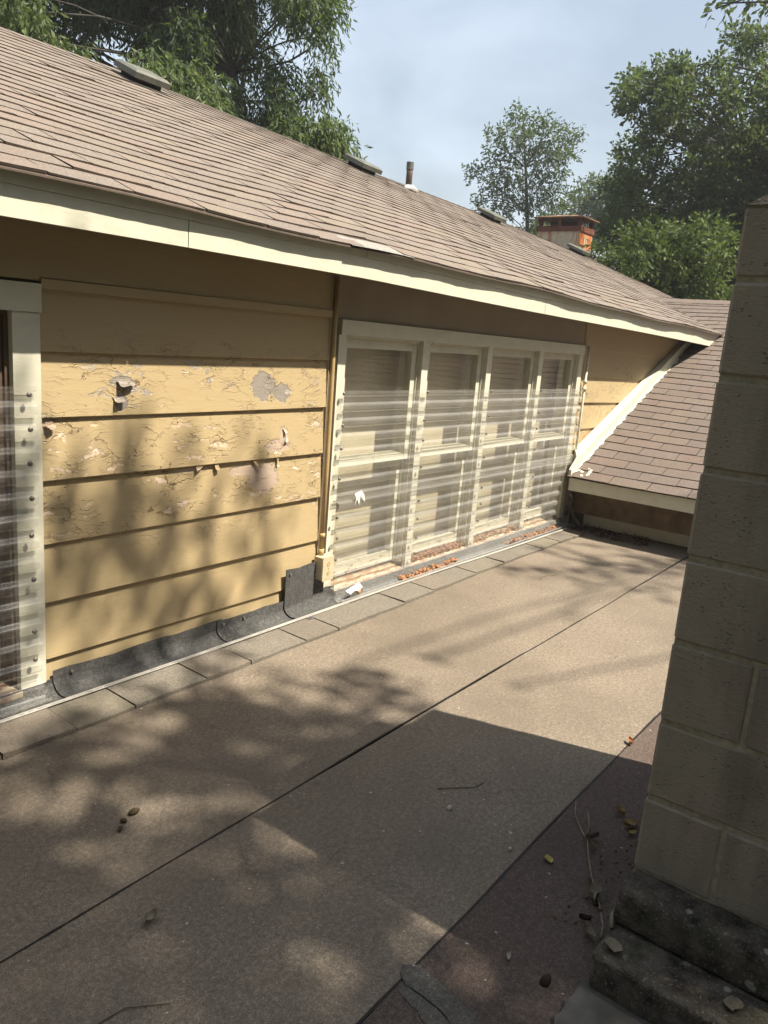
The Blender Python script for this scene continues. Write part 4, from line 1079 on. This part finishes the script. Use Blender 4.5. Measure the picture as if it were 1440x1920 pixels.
leaf_thing('fallen_leaf', 3.30, -0.110, .045, .075, M['dry'], 'tan leaf caught under the clear sheet at its lower lip', rotz=.3, curl=.6)
leaf_thing('fallen_leaf', 2.150, -1.965, .006, .045, M['dry_g'], 'thin grey leaf caught where the twig forks', rotz=-.7, curl=1.2, wid=.3)
leaf_thing('fallen_leaf', 2.105, -1.990, .006, .035, M['dry_g'], 'bent grey leaf fragment just beyond the twig fork', rotz=.9, curl=1.4, wid=.35)
def hull(x, y, s, mat, label, rotz, tilt=1.35):
    b = MB(); b.tube([(0, 0, -s), (0, 0, -s * .75), (0, 0, 0), (0, 0, s * .7), (0, 0, s)], [s * .25, s * .5, s * .62, s * .42, s * .08], 10)
    o = b.build('nut_hull', mat, None, True, loc=(x, y, s * .55), rot=(tilt, 0, rotz)); return tag(o, label, 'nut hull', 'nut hulls on the flat roof')
hull(1.288, -0.872, .017, M['hull'], 'brown nut hull lying sideways, farthest of a trio in a sunny patch', 1.3)
hull(1.243, -0.885, .0125, M['hull'], 'middle one of three small nut hulls in a sunny patch', .2)
hull(1.214, -0.908, .011, M['hull'], 'nearest and darkest of three nut hulls in a sunny patch', 2.2)
hull(1.541, -2.103, .020, M['dry_d'], 'dark round nut hull in the shade before the ledges', .4, .3)
hull(1.885, -2.090, .011, M['dry_d'], 'tiny dark hull beside the curled leaf on the twig', .8)
def pebble(x, y, s, label):
    bm = bmesh.new(); bmesh.ops.create_icosphere(bm, subdivisions=2, radius=s)
    for v in bm.verts: v.co *= random.uniform(.8, 1.15)
    me = bpy.data.meshes.new('pebble'); bm.to_mesh(me); bm.free(); me.materials.append(M['pebble'])
    o = link('pebble', me, loc=(x, y, s * .7)); o.scale = (1.2, .9, .75); tag(o, label, 'pebble', 'pebbles on the flat roof')
pebble(1.979, -1.557, .010, 'pale pebble alone on the shaded sheet between the seams')
pebble(1.93, -1.80, .007, 'small pebble close to the second seam below the yellow leaf')
def twig(name, pts, r, label, extra=()):
    b = MB(); b.tube([(x, y, z) for x, y, z in pts], [r * (1 - .5 * i / len(pts)) for i in range(len(pts))], 6)
    for e_ in extra: b.tube(e_, r * .7, 5)
    return tag(b.build(name, M['dry_g'], None, True), label, 'twig', 'twigs on the flat roof')
twig('twig', [(1.76, -2.150, .014), (1.807, -2.138, .010), (1.88, -2.098, .010), (1.974, -2.037, .008), (2.06, -1.992, .006), (2.13, -1.959, .007), (2.165, -1.925, .007), (2.235, -1.872, .006), (2.299, -1.847, .010)], .0032, 'long bare twig trailing from the chimney ledge along the roof', [[(2.14, -1.95, .006), (2.20, -1.935, .010), (2.26, -1.905, .018)]])
twig('twig', [(2.048, -1.465, .004), (2.10, -1.513, .005), (2.142, -1.553, .005), (2.19, -1.560, .005), (2.232, -1.547, .008)], .0022, 'short dark bent twig on the shaded sheet between the seams')
twig('twig', [(1.70, -2.188, .104), (1.73, -2.176, .118), (1.79, -2.176, .112), (1.83, -2.165, .03)], .006, 'short pale stick leaning over the corner of the mossy ledge')
twig('twig', [(0.80, -1.43, .004), (0.86, -1.44, .006), (0.93, -1.50, .004)], .0022, 'thin twig on the nearest part of the roof by the bottom left')
twig('twig', [(4.55, -0.62, .004), (4.62, -0.60, .006), (4.70, -0.64, .004), (4.78, -0.63, .005)], .0025, 'short twig on the sunny roof beyond the windows')

def scrap(name, pts, label):
    b = MB(); n = len(pts); b.add([(x, y, z) for x, y, z in pts] + [(x, y + .001, z - .0004) for x, y, z in pts], [tuple(range(n)), tuple(reversed(range(n, 2 * n)))] + [(i, (i + 1) % n, (i + 1) % n + n, i + n) for i in range(n)])
    return tag(b.build(name, M['paper']), label, 'paper scrap', 'white paper scraps')
scrap('paper_scrap', [(3.245, -.075, .615), (3.30, -.078, .628), (3.33, -.074, .600), (3.335, -.077, .560), (3.312, -.076, .585), (3.295, -.075, .60), (3.285, -.078, .550), (3.268, -.076, .585), (3.250, -.076, .548), (3.258, -.078, .590)], 'torn white scrap stuck to the clear sheet of the first window')
scrap('paper_scrap', [(3.175, -.115, .090), (3.23, -.108, .098), (3.26, -.112, .108), (3.30, -.105, .112), (3.315, -.122, .085), (3.27, -.128, .075), (3.235, -.128, .082), (3.20, -.13, .070)], 'torn white scrap lying on the lip below the first window')

def leaf_pile(x0, x1, y0, y1, z0, n, label, mat, size=.035):
    b = MB()
    for i in range(n):
        c = Vector((random.uniform(x0, x1), random.uniform(y0, y1), z0 + random.random() ** 2 * .028))
        d = Vector((random.gauss(0, 1), random.gauss(0, 1), random.gauss(0, .6))).normalized(); e_ = d.orthogonal().normalized(); l, w = size * random.uniform(.5, 1.1), size * random.uniform(.15, .35)
        f_ = d.cross(e_) * w * .5
        b.add([c - d * l / 2, c + e_ * w + f_, c + d * l / 2, c - e_ * w + f_], [(0, 1, 2, 3)])
    o = b.build('dry_leaves', mat, None, kind='stuff', fix=False); tag(o, label, 'leaf litter')
leaf_pile(1.72, 2.25, -2.165, -2.03, .004, 60, 'fine crumbs of leaf and bark along the chimney foot', M['dry_b'], .016)
leaf_pile(3.98, 4.60, -.012, .05, .085, 260, 'rust brown dry leaves heaped on the sill behind the sheet', M['dry_r'])
leaf_pile(3.70, 4.35, -.115, -.085, .036, 170, 'rust brown dry leaves caught along the lip of the clear sheet', M['dry_r'])
leaf_pile(4.70, 5.35, -.02, .05, .085, 110, 'scattered dry leaves on the sill of the third window', M['dry_r'])
leaf_pile(5.0, 5.9, -.12, -.085, .036, 130, 'dry leaves along the lip near the end of the clear sheet', M['dry_r'], .028)
leaf_pile(6.02, 6.27, -.80, -.15, .006, 320, 'dark dry leaf litter in the corner under the low eave', M['dry_b'], .035)

# ------------------------------------------------------------------ trees
def add_leaves(store, C, A, size, wid, tint):
    """C: base points, A: long axes (unit); one folded leaf each"""
    n = len(C)
    r = rng.normal(size=(n, 3)); B = np.cross(A, r); B /= np.linalg.norm(B, axis=1, keepdims=True) + 1e-9; N = np.cross(A, B)
    L = (size * rng.uniform(.7, 1.25, n))[:, None]; W = L * wid * .5
    mid = C + A * L * .5 + N * L * .10
    tip = C + A * L - N * L * .05
    V = np.stack([C, mid + B * W - N * L * .06, tip, mid - B * W - N * L * .06], 1)
    store.append((V, tint))

def finish_crown(store, name, mat, parent):
    V = np.concatenate([v for v, _ in store]); T = np.concatenate([t for _, t in store])
    n = len(V); me = bpy.data.meshes.new(name)
    me.vertices.add(4 * n); me.vertices.foreach_set('co', V.reshape(-1).astype(np.float32))
    me.loops.add(4 * n); me.loops.foreach_set('vertex_index', np.arange(4 * n, dtype=np.int32))
    me.polygons.add(n); me.polygons.foreach_set('loop_start', np.arange(0, 4 * n, 4, dtype=np.int32)); me.polygons.foreach_set('loop_total', np.full(n, 4, dtype=np.int32))
    me.update(); me.validate()
    a = me.attributes.new('tint', 'FLOAT', 'POINT'); a.data.foreach_set('value', np.repeat(T, 4).astype(np.float32))
    me.materials.append(mat)
    return link(name, me, parent)

def unit(v): return v / (np.linalg.norm(v, axis=-1, keepdims=True) + 1e-9)

def sprays(store, centre, rad, n_spray, per, leaf, wid, droop, tint0, tree_c, flat=1.0):
    """leafy sprays filling a clump: each a short stalk with leaves along it"""
    u = unit(rng.normal(size=(n_spray, 3))); rr = rad * rng.random(n_spray)[:, None] ** 0.45
    S = centre + u * rr * np.array([1, 1, flat])
    out = unit(u * .8 + unit(S - tree_c) * .5 + np.array([0, 0, -droop]) + rng.normal(0, .35, (n_spray, 3)))
    ln = leaf * per * .33
    t0 = np.clip(tint0 + rng.normal(0, .13, n_spray), 0, 1)
    for k in range(per):
        f = k / max(1, per - 1)
        C = S + out * ln * f + np.array([0, 0, -1]) * (droop * ln * .45 * f * f)
        A = unit(out * (.35 + .5 * f) + rng.normal(0, .55, (n_spray, 3)) + np.array([0, 0, -droop * .8]))
        add_leaves(store, C, A, leaf, wid, np.clip(t0 + rng.normal(0, .08, n_spray), 0, 1))

def limb(mb_, a, c, r0, r1, sag=0.12, n=6):
    a, c = np.asarray(a, float), np.asarray(c, float); L = np.linalg.norm(c - a)
    off = rng.normal(0, .06 * L, 3)
    pts = []; rad = []
    for i in range(n):
        t_ = i / (n - 1); p = a + (c - a) * t_ + (off + np.array([0, 0, sag * L])) * math.sin(math.pi * t_); pts.append(tuple(p)); rad.append(r0 + (r1 - r0) * t_)
    mb_.tube(pts, rad, 7)
    return pts

def tree(name, label, base, top, r_base, blobs, leafmat, leaf, wid, droop, dens, per, group=None, tint=.4, hubs=4, flat=.85, limbs=1.0):
    """blobs: (centre, radius, tint shift)"""
    t_ = thing(name, label, 'tree', group, loc=tuple(base))
    inv = Matrix.Translation((-base[0], -base[1], -base[2]))
    mb_ = MB(); base, top = np.asarray(base, float), np.asarray(top, float)
    pts = limb(mb_, base, top, r_base, r_base * .12, .0, 9)
    pts = [np.array(p) for p in pts]
    store = []
    tc = np.mean([bl[0] for bl in blobs], axis=0)
    for (c, r, ts) in blobs:
        c = np.asarray(c, float)
        d = [np.linalg.norm(p - c) + (2.0 if p[2] > c[2] - .2 * r else 0) for p in pts[3:]]; st = pts[3 + int(np.argmin(d))]
        L = np.linalg.norm(c - st); rb = limbs * min(r_base * .3, .010 + .009 * L)
        lp = limb(mb_, st, c, rb, .012, .06)
        nk = max(2, int(3 * r))
        for _ in range(nk):
            e_ = c + unit(rng.normal(size=3)) * r * .8; limb(mb_, lp[random.choice((3, 4, 5))], e_, max(.012 * limbs, rb * .35), .004 * limbs, .05, 5)
        ns = int(dens * r ** 2.2)
        sprays(store, c, r, ns, per, leaf, wid, droop, np.clip(tint + ts, 0, 1), tc, flat)
    tr = mb_.build('trunk', M['bark'], t_, True, fix=False); tr.matrix_parent_inverse = inv
    cr = finish_crown(store, 'crown', leafmat, t_); cr.matrix_parent_inverse = inv
    return t_

def pxblobs(lst, dist, jit=1.2):
    out = []
    for q in lst:
        px, py, rp = q[:3]; ts = q[3] if len(q) > 3 else 0.0; dd = q[4] if len(q) > 4 else random.uniform(-jit, jit)
        D = dist + dd; out.append((at(px, py, D), rp * D / FPX / 1.08, ts))
    return out
def fill(poly, step, r, ts=0.0, jx=.35, holes=()):
    """clumps scattered over an outline"""
    poly = np.array(poly, float); out = []
    def inside(x, y):
        c = False; j = len(poly) - 1
        for i in range(len(poly)):
            if (poly[i][1] > y) != (poly[j][1] > y) and x < (poly[j][0] - poly[i][0]) * (y - poly[i][1]) / (poly[j][1] - poly[i][1]) + poly[i][0]: c = not c
            j = i
        return c
    x0, y0 = poly.min(0); x1, y1 = poly.max(0)
    for yy in np.arange(y0, y1, step):
        for xx in np.arange(x0, x1, step):
            px, py = xx + random.uniform(-jx, jx) * step, yy + random.uniform(-jx, jx) * step
            if inside(px, py) and not any((px - hx) ** 2 + (py - hy) ** 2 < (hr + .62 * r) ** 2 for hx, hy, hr in holes): out.append((px, py, r * random.uniform(.8, 1.25), ts + random.uniform(-.18, .18)))
    return out

# big drooping tree behind the ridge
pec = fill([(-300, -620), (380, -620), (560, -260), (582, -60), (582, 30), (575, 110), (565, 150), (530, 205), (420, 190), (300, 140), (0, 40), (-170, 0)], 58, 42, -.12, holes=[(178, 62, 12), (222, 118, 8), (425, 120, 10), (515, 85, 9), (360, 28, 8), (560, 95, 7), (250, 20, 6), (480, 30, 6), (120, 30, 5)])
pec += [(612, 20, 24, .05), (608, 70, 22, .05), (598, 130, 22, .1), (592, 170, 22, .1), (600, -30, 36, 0), (600, -120, 50, 0)]
near = [(30, 20, 60, .45, -2.5), (75, 75, 42, .45, -2.5), (140, 105, 34, .4, -2.3), (170, 125, 28, .35, -2.3), (285, 125, 45, .42, -2.3), (340, 155, 48, .4, -2.3), (375, 185, 36, .4, -2.3), (300, 165, 40, .4, -2.3), (545, 240, 42, .36, -1.5), (600, 245, 48, .38, -1.5), (622, 240, 26, .35, -1.5), (560, 285, 45, .3, -1.5), (620, 280, 32, .35, -1.5), (640, 262, 16, .4, -1.5), (655, 290, 18, .35, -1.5), (470, 230, 34, .15, -1.0), (520, 215, 38, .2, -1.0)]  # sunlit clumps: the sunlight is put into a lighter leaf tint
bt = at(430, 620, 15.0)
tree('pecan_tree', 'huge tree with drooping narrow leaves rising behind the roof ridge', (bt[0], bt[1], -3.2), at(390, -60, 14.5), .34, pxblobs(pec, 14.0, 1.6) + pxblobs(near, 14.0), M['leaf_pecan'], .105, .27, .75, 1650, 7, None, .30, limbs=.6)

# thin open tree, centre
thin = [(973, 215, 22), (985, 240, 26), (1018, 225, 16), (955, 255, 22), (930, 248, 16), (930, 275, 18), (1000, 265, 28), (1035, 245, 22), (1060, 255, 22), (1078, 250, 14), (965, 290, 28), (1010, 300, 30), (1045, 285, 26), (1068, 290, 18), (930, 300, 16), (940, 325, 22), (905, 315, 16), (885, 312, 13), (890, 330, 10), (970, 335, 30), (1015, 340, 28), (1050, 325, 22), (925, 350, 22), (900, 365, 12), (955, 370, 28), (1000, 378, 28), (1040, 365, 26), (920, 385, 18), (945, 400, 18), (905, 395, 10), (1010, 410, 26), (1045, 400, 24), (895, 380, 10)]
bt = at(983, 640, 27)
tree('thin_tree', 'slender open tree with airy crown standing beyond the ridge', (bt[0], bt[1], -3.2), at(981, 225, 26), .17, pxblobs([(a, c, r * .86) for a, c, r in thin], 26.0, .7), M['leaf_far'], .115, .45, .25, 640, 5, 'trees beyond the house', .45, limbs=.6)
far = [(1110, 355, 26), (1145, 350, 24), (1085, 380, 28), (1125, 390, 30), (1060, 420, 26), (1150, 395, 28), (1095, 420, 30), (1020, 430, 24), (1130, 430, 30), (1000, 440, 20), (975, 440, 16, .2), (1165, 360, 26)]
bt = at(1100, 620, 33)
tree('bushy_tree', 'low pale green tree filling the gap behind the rusty chimney', (bt[0], bt[1], -3.2), at(1100, 400, 32), .2, pxblobs(far, 32, 1.2), M['leaf_far'], .14, .45, .25, 600, 5, 'trees beyond the house', .5)

# dark broadleaf tree on the right
oak = fill([(1180, 165), (1215, 150), (1275, 140), (1300, 165), (1345, 130), (1385, 150), (1440, 150), (1640, 60), (1640, 620), (1290, 590), (1165, 470), (1150, 380), (1185, 280), (1240, 235), (1205, 205)], 38, 32, -.1, holes=[(1325, 190, 7), (1280, 283, 9), (1238, 302, 9), (1392, 132, 8), (1366, 207, 6), (1300, 205, 4), (1420, 190, 6), (1345, 255, 4), (1232, 190, 6)])
oak += [(1176, 160, 17), (1178, 190, 17), (1190, 150, 16), (1215, 148, 16), (1275, 132, 15), (1262, 152, 18), (1335, 128, 15), (1350, 122, 15), (1180, 215, 10), (1385, 75, 20), (1410, 85, 24), (1395, 105, 18), (1425, 75, 18), (1378, 60, 12), (1425, 135, 16), (1440, 160, 20), (1178, 275, 20), (1172, 305, 20), (1185, 335, 22), (1155, 350, 20), (1215, 268, 20), (1160, 385, 22), (1150, 420, 22), (1225, 300, 20, .2), (1255, 230, 20, .25), (1300, 250, 22, .2), (1370, 290, 26, .35), (1410, 270, 26, .3)]
bt = at(1420, 700, 18)
tree('oak_tree', 'large dark broadleaf tree behind the block chimney', (bt[0], bt[1], -3.2), at(1450, 150, 17.5), .36, pxblobs(oak, 17.0, 1.5), M['leaf_oak'], .092, .52, .15, 1500, 5, None, .34, limbs=.55)
lit = [(1190, 450, 30), (1225, 445, 32), (1265, 455, 36), (1310, 440, 30), (1340, 430, 28), (1180, 485, 32), (1225, 485, 36), (1270, 495, 36), (1320, 480, 34), (1150, 500, 28), (1200, 520, 34), (1250, 535, 36), (1310, 530, 38), (1125, 475, 24), (1350, 470, 30), (1280, 565, 34), (1340, 560, 34), (1215, 555, 30)]
lit = [(a, b_, r, random.uniform(-.25, .2)) for a, b_, r in lit]
bt = at(1250, 760, 14.5)
tree('leafy_shrub', 'sunlit light green leafy tree top below the dark broadleaf tree', (bt[0], bt[1], -3.2), at(1250, 520, 14.5), .12, pxblobs(lit, 14.0, .7), M['leaf_lit'], .095, .42, .45, 1700, 5, None, .36)

# tall tree on the sunny side: its outer twigs reach into the top corner and its crown dapples the roof and wall
def over(P, t_, r, ts=0.0): return (np.array(P) + TO_SUN * t_, r, ts)
dap = []
for (x, y, r) in [(0.3, -.5, .55), (0.7, -1.1, .50), (0.4, -1.7, .45), (1.0, -.66, .32), (1.30, -.50, .20), (1.7, -.68, .26), (2.1, -.76, .24), (1.15, -1.62, .34), (0.75, -2.1, .45), (1.4, -2.0, .34), (1.75, -.98, .30), (1.02, -1.12, .20), (1.50, -1.45, .16),
                  (1.75, -1.30, .32), (0.1, -2.5, .5), (1.0, -2.6, .4), (2.0, -1.3, .28), (2.32, -.90, .17), (1.45, -2.40, .3), (1.15, -2.25, .25), (1.6, -2.75, .3), (0.2, -1.1, .5), (1.0, -1.95, .2), (1.9, -.80, .2)]:
    dap.append(over((x, y, 0), random.uniform(9.6, 11.0), r))
for (x, z, r) in [(1.58, .55, .15), (1.75, .30, .20), (2.08, .42, .14), (2.30, .20, .16), (2.55, .46, .11), (2.02, .70, .07), (2.62, .26, .09), (1.35, .45, .22)]:
    dap.append(over((x, 0, z), random.uniform(9.8, 11.2), r))
for _ in range(20):
    p = np.array([0.5, -10.5, 9.0]) + rng.normal(size=3) * np.array([2.2, 1.2, 1.0]); p[1] = min(p[1], -9.4)
    dap.append((p, random.uniform(.7, 1.1), 0))
tree('overhanging_tree', 'tall tree behind the camera whose crown dapples the near roof', (-0.5, -11.5, -3.2), (0.2, -9.6, 8.6), .35, dap, M['leaf_oak'], .13, .5, .2, 800, 4, 'trees on the camera side', .4, limbs=.4)
dap = []
for (x, y, r) in [(2.55, -.62, .10), (3.05, -.86, .10), (2.95, -1.25, .06), (4.7, -.55, .15), (5.3, -.55, .20), (5.45, -.90, .18), (4.95, -.80, .14), (5.6, -.30, .10), (4.2, -.95, .07), (5.0, -1.25, .12), (5.7, -1.1, .2)]:
    dap.append(over((x, y, 0), random.uniform(10.5, 12.5), r))
for _ in range(14):
    p = np.array([10.0, -8.8, 8.0]) + rng.normal(size=3) * np.array([1.4, .8, 1.2])
    dap.append((p, random.uniform(.7, 1.0), 0))
for (px, py, r, D) in [(1352, 6, 11, 15), (1342, 16, 8, 15), (1372, 0, 11, 15), (1398, -12, 14, 15), (1432, 6, 13, 15), (1442, 18, 14, 15)]:
    dap.append((at(px, py, D), r * D / FPX, .1))
tree('overhanging_tree', 'tall tree past the chimney, only twig tips showing in the top corner', (10.5, -9.0, -3.2), (10.0, -8.0, 8.6), .3, dap, M['leaf_oak'], .12, .5, .2, 600, 4, None, .4, limbs=.10)

# trees added out of view to block skylight and deepen the shade
def added_ring_tree(x, y, h, R, label, seed):
    bl = []
    for _ in range(34):
        u = unit(rng.normal(size=3)); p = np.array([x, y, h * .55]) + u * np.array([R, R, h * .42]) * rng.random() ** .4
        bl.append((p, random.uniform(1.0, 1.6), random.uniform(-.15, .15)))
    tree('added_shade_tree', label, (x, y, -3.2), (x, y, h * .8), .3, bl, M['leaf_oak'], .30, .55, .2, 170, 4, 'trees on the camera side', .35)
cano = [((random.uniform(-4.5, -.3), random.uniform(-5.0, 1.0), random.uniform(5.6, 7.6)), random.uniform(.6, 1.0), 0) for _ in range(13)]  # overhead crown added out of view to cut skylight on the near roof
tree('added_shade_tree', 'added unseen tree whose low crown shades the near end of the roof', (-6.5, -1.5, -3.2), (-5.2, -1.8, 6.0), .3, cano, M['leaf_oak'], .22, .5, .2, 150, 4, 'trees on the camera side', .35)
added_ring_tree(-8.0, -3.0, 8.5, 3.6, 'added broad shade tree beyond the near end of the flat roof', 1)
added_ring_tree(-5.0, -11.0, 8.5, 4.0, 'added shade tree behind the camera on the open side of the flat roof', 2)
added_ring_tree(1.5, -16.0, 8.5, 4.2, 'added shade tree behind the chimney on the open side of the flat roof', 3)
added_ring_tree(6.5, -16.5, 9.0, 4.2, 'added shade tree straight behind the chimney beyond the yard', 6)
added_ring_tree(-3.5, -7.5, 6.5, 2.6, 'added lower shade tree close behind the camera', 7)
added_ring_tree(13.5, -9.5, 8.5, 3.8, 'added shade tree past the block chimney beyond the lower roof', 4)
added_ring_tree(-7.5, 7.0, 9.0, 4.0, 'added shade tree behind the house at the near end of the ridge', 5)
# ------------------------------------------------------------------ thin haze volume added to stand in for lens glare
t = NT('glare_haze'); pv = t.n.new('ShaderNodeVolumePrincipled')
pv.inputs['Color'].default_value = (0.92, 0.95, 1.0, 1); pv.inputs['Density'].default_value = 0.0019; pv.inputs['Anisotropy'].default_value = 0.2
t.l.new(pv.outputs[0], t.out.inputs['Volume'])
b = MB(); b.box((-310, -310, -4.5), (310, 310, 13.0)); hz = b.build('haze', t.m, kind='stuff'); hz.display_type = 'WIRE'
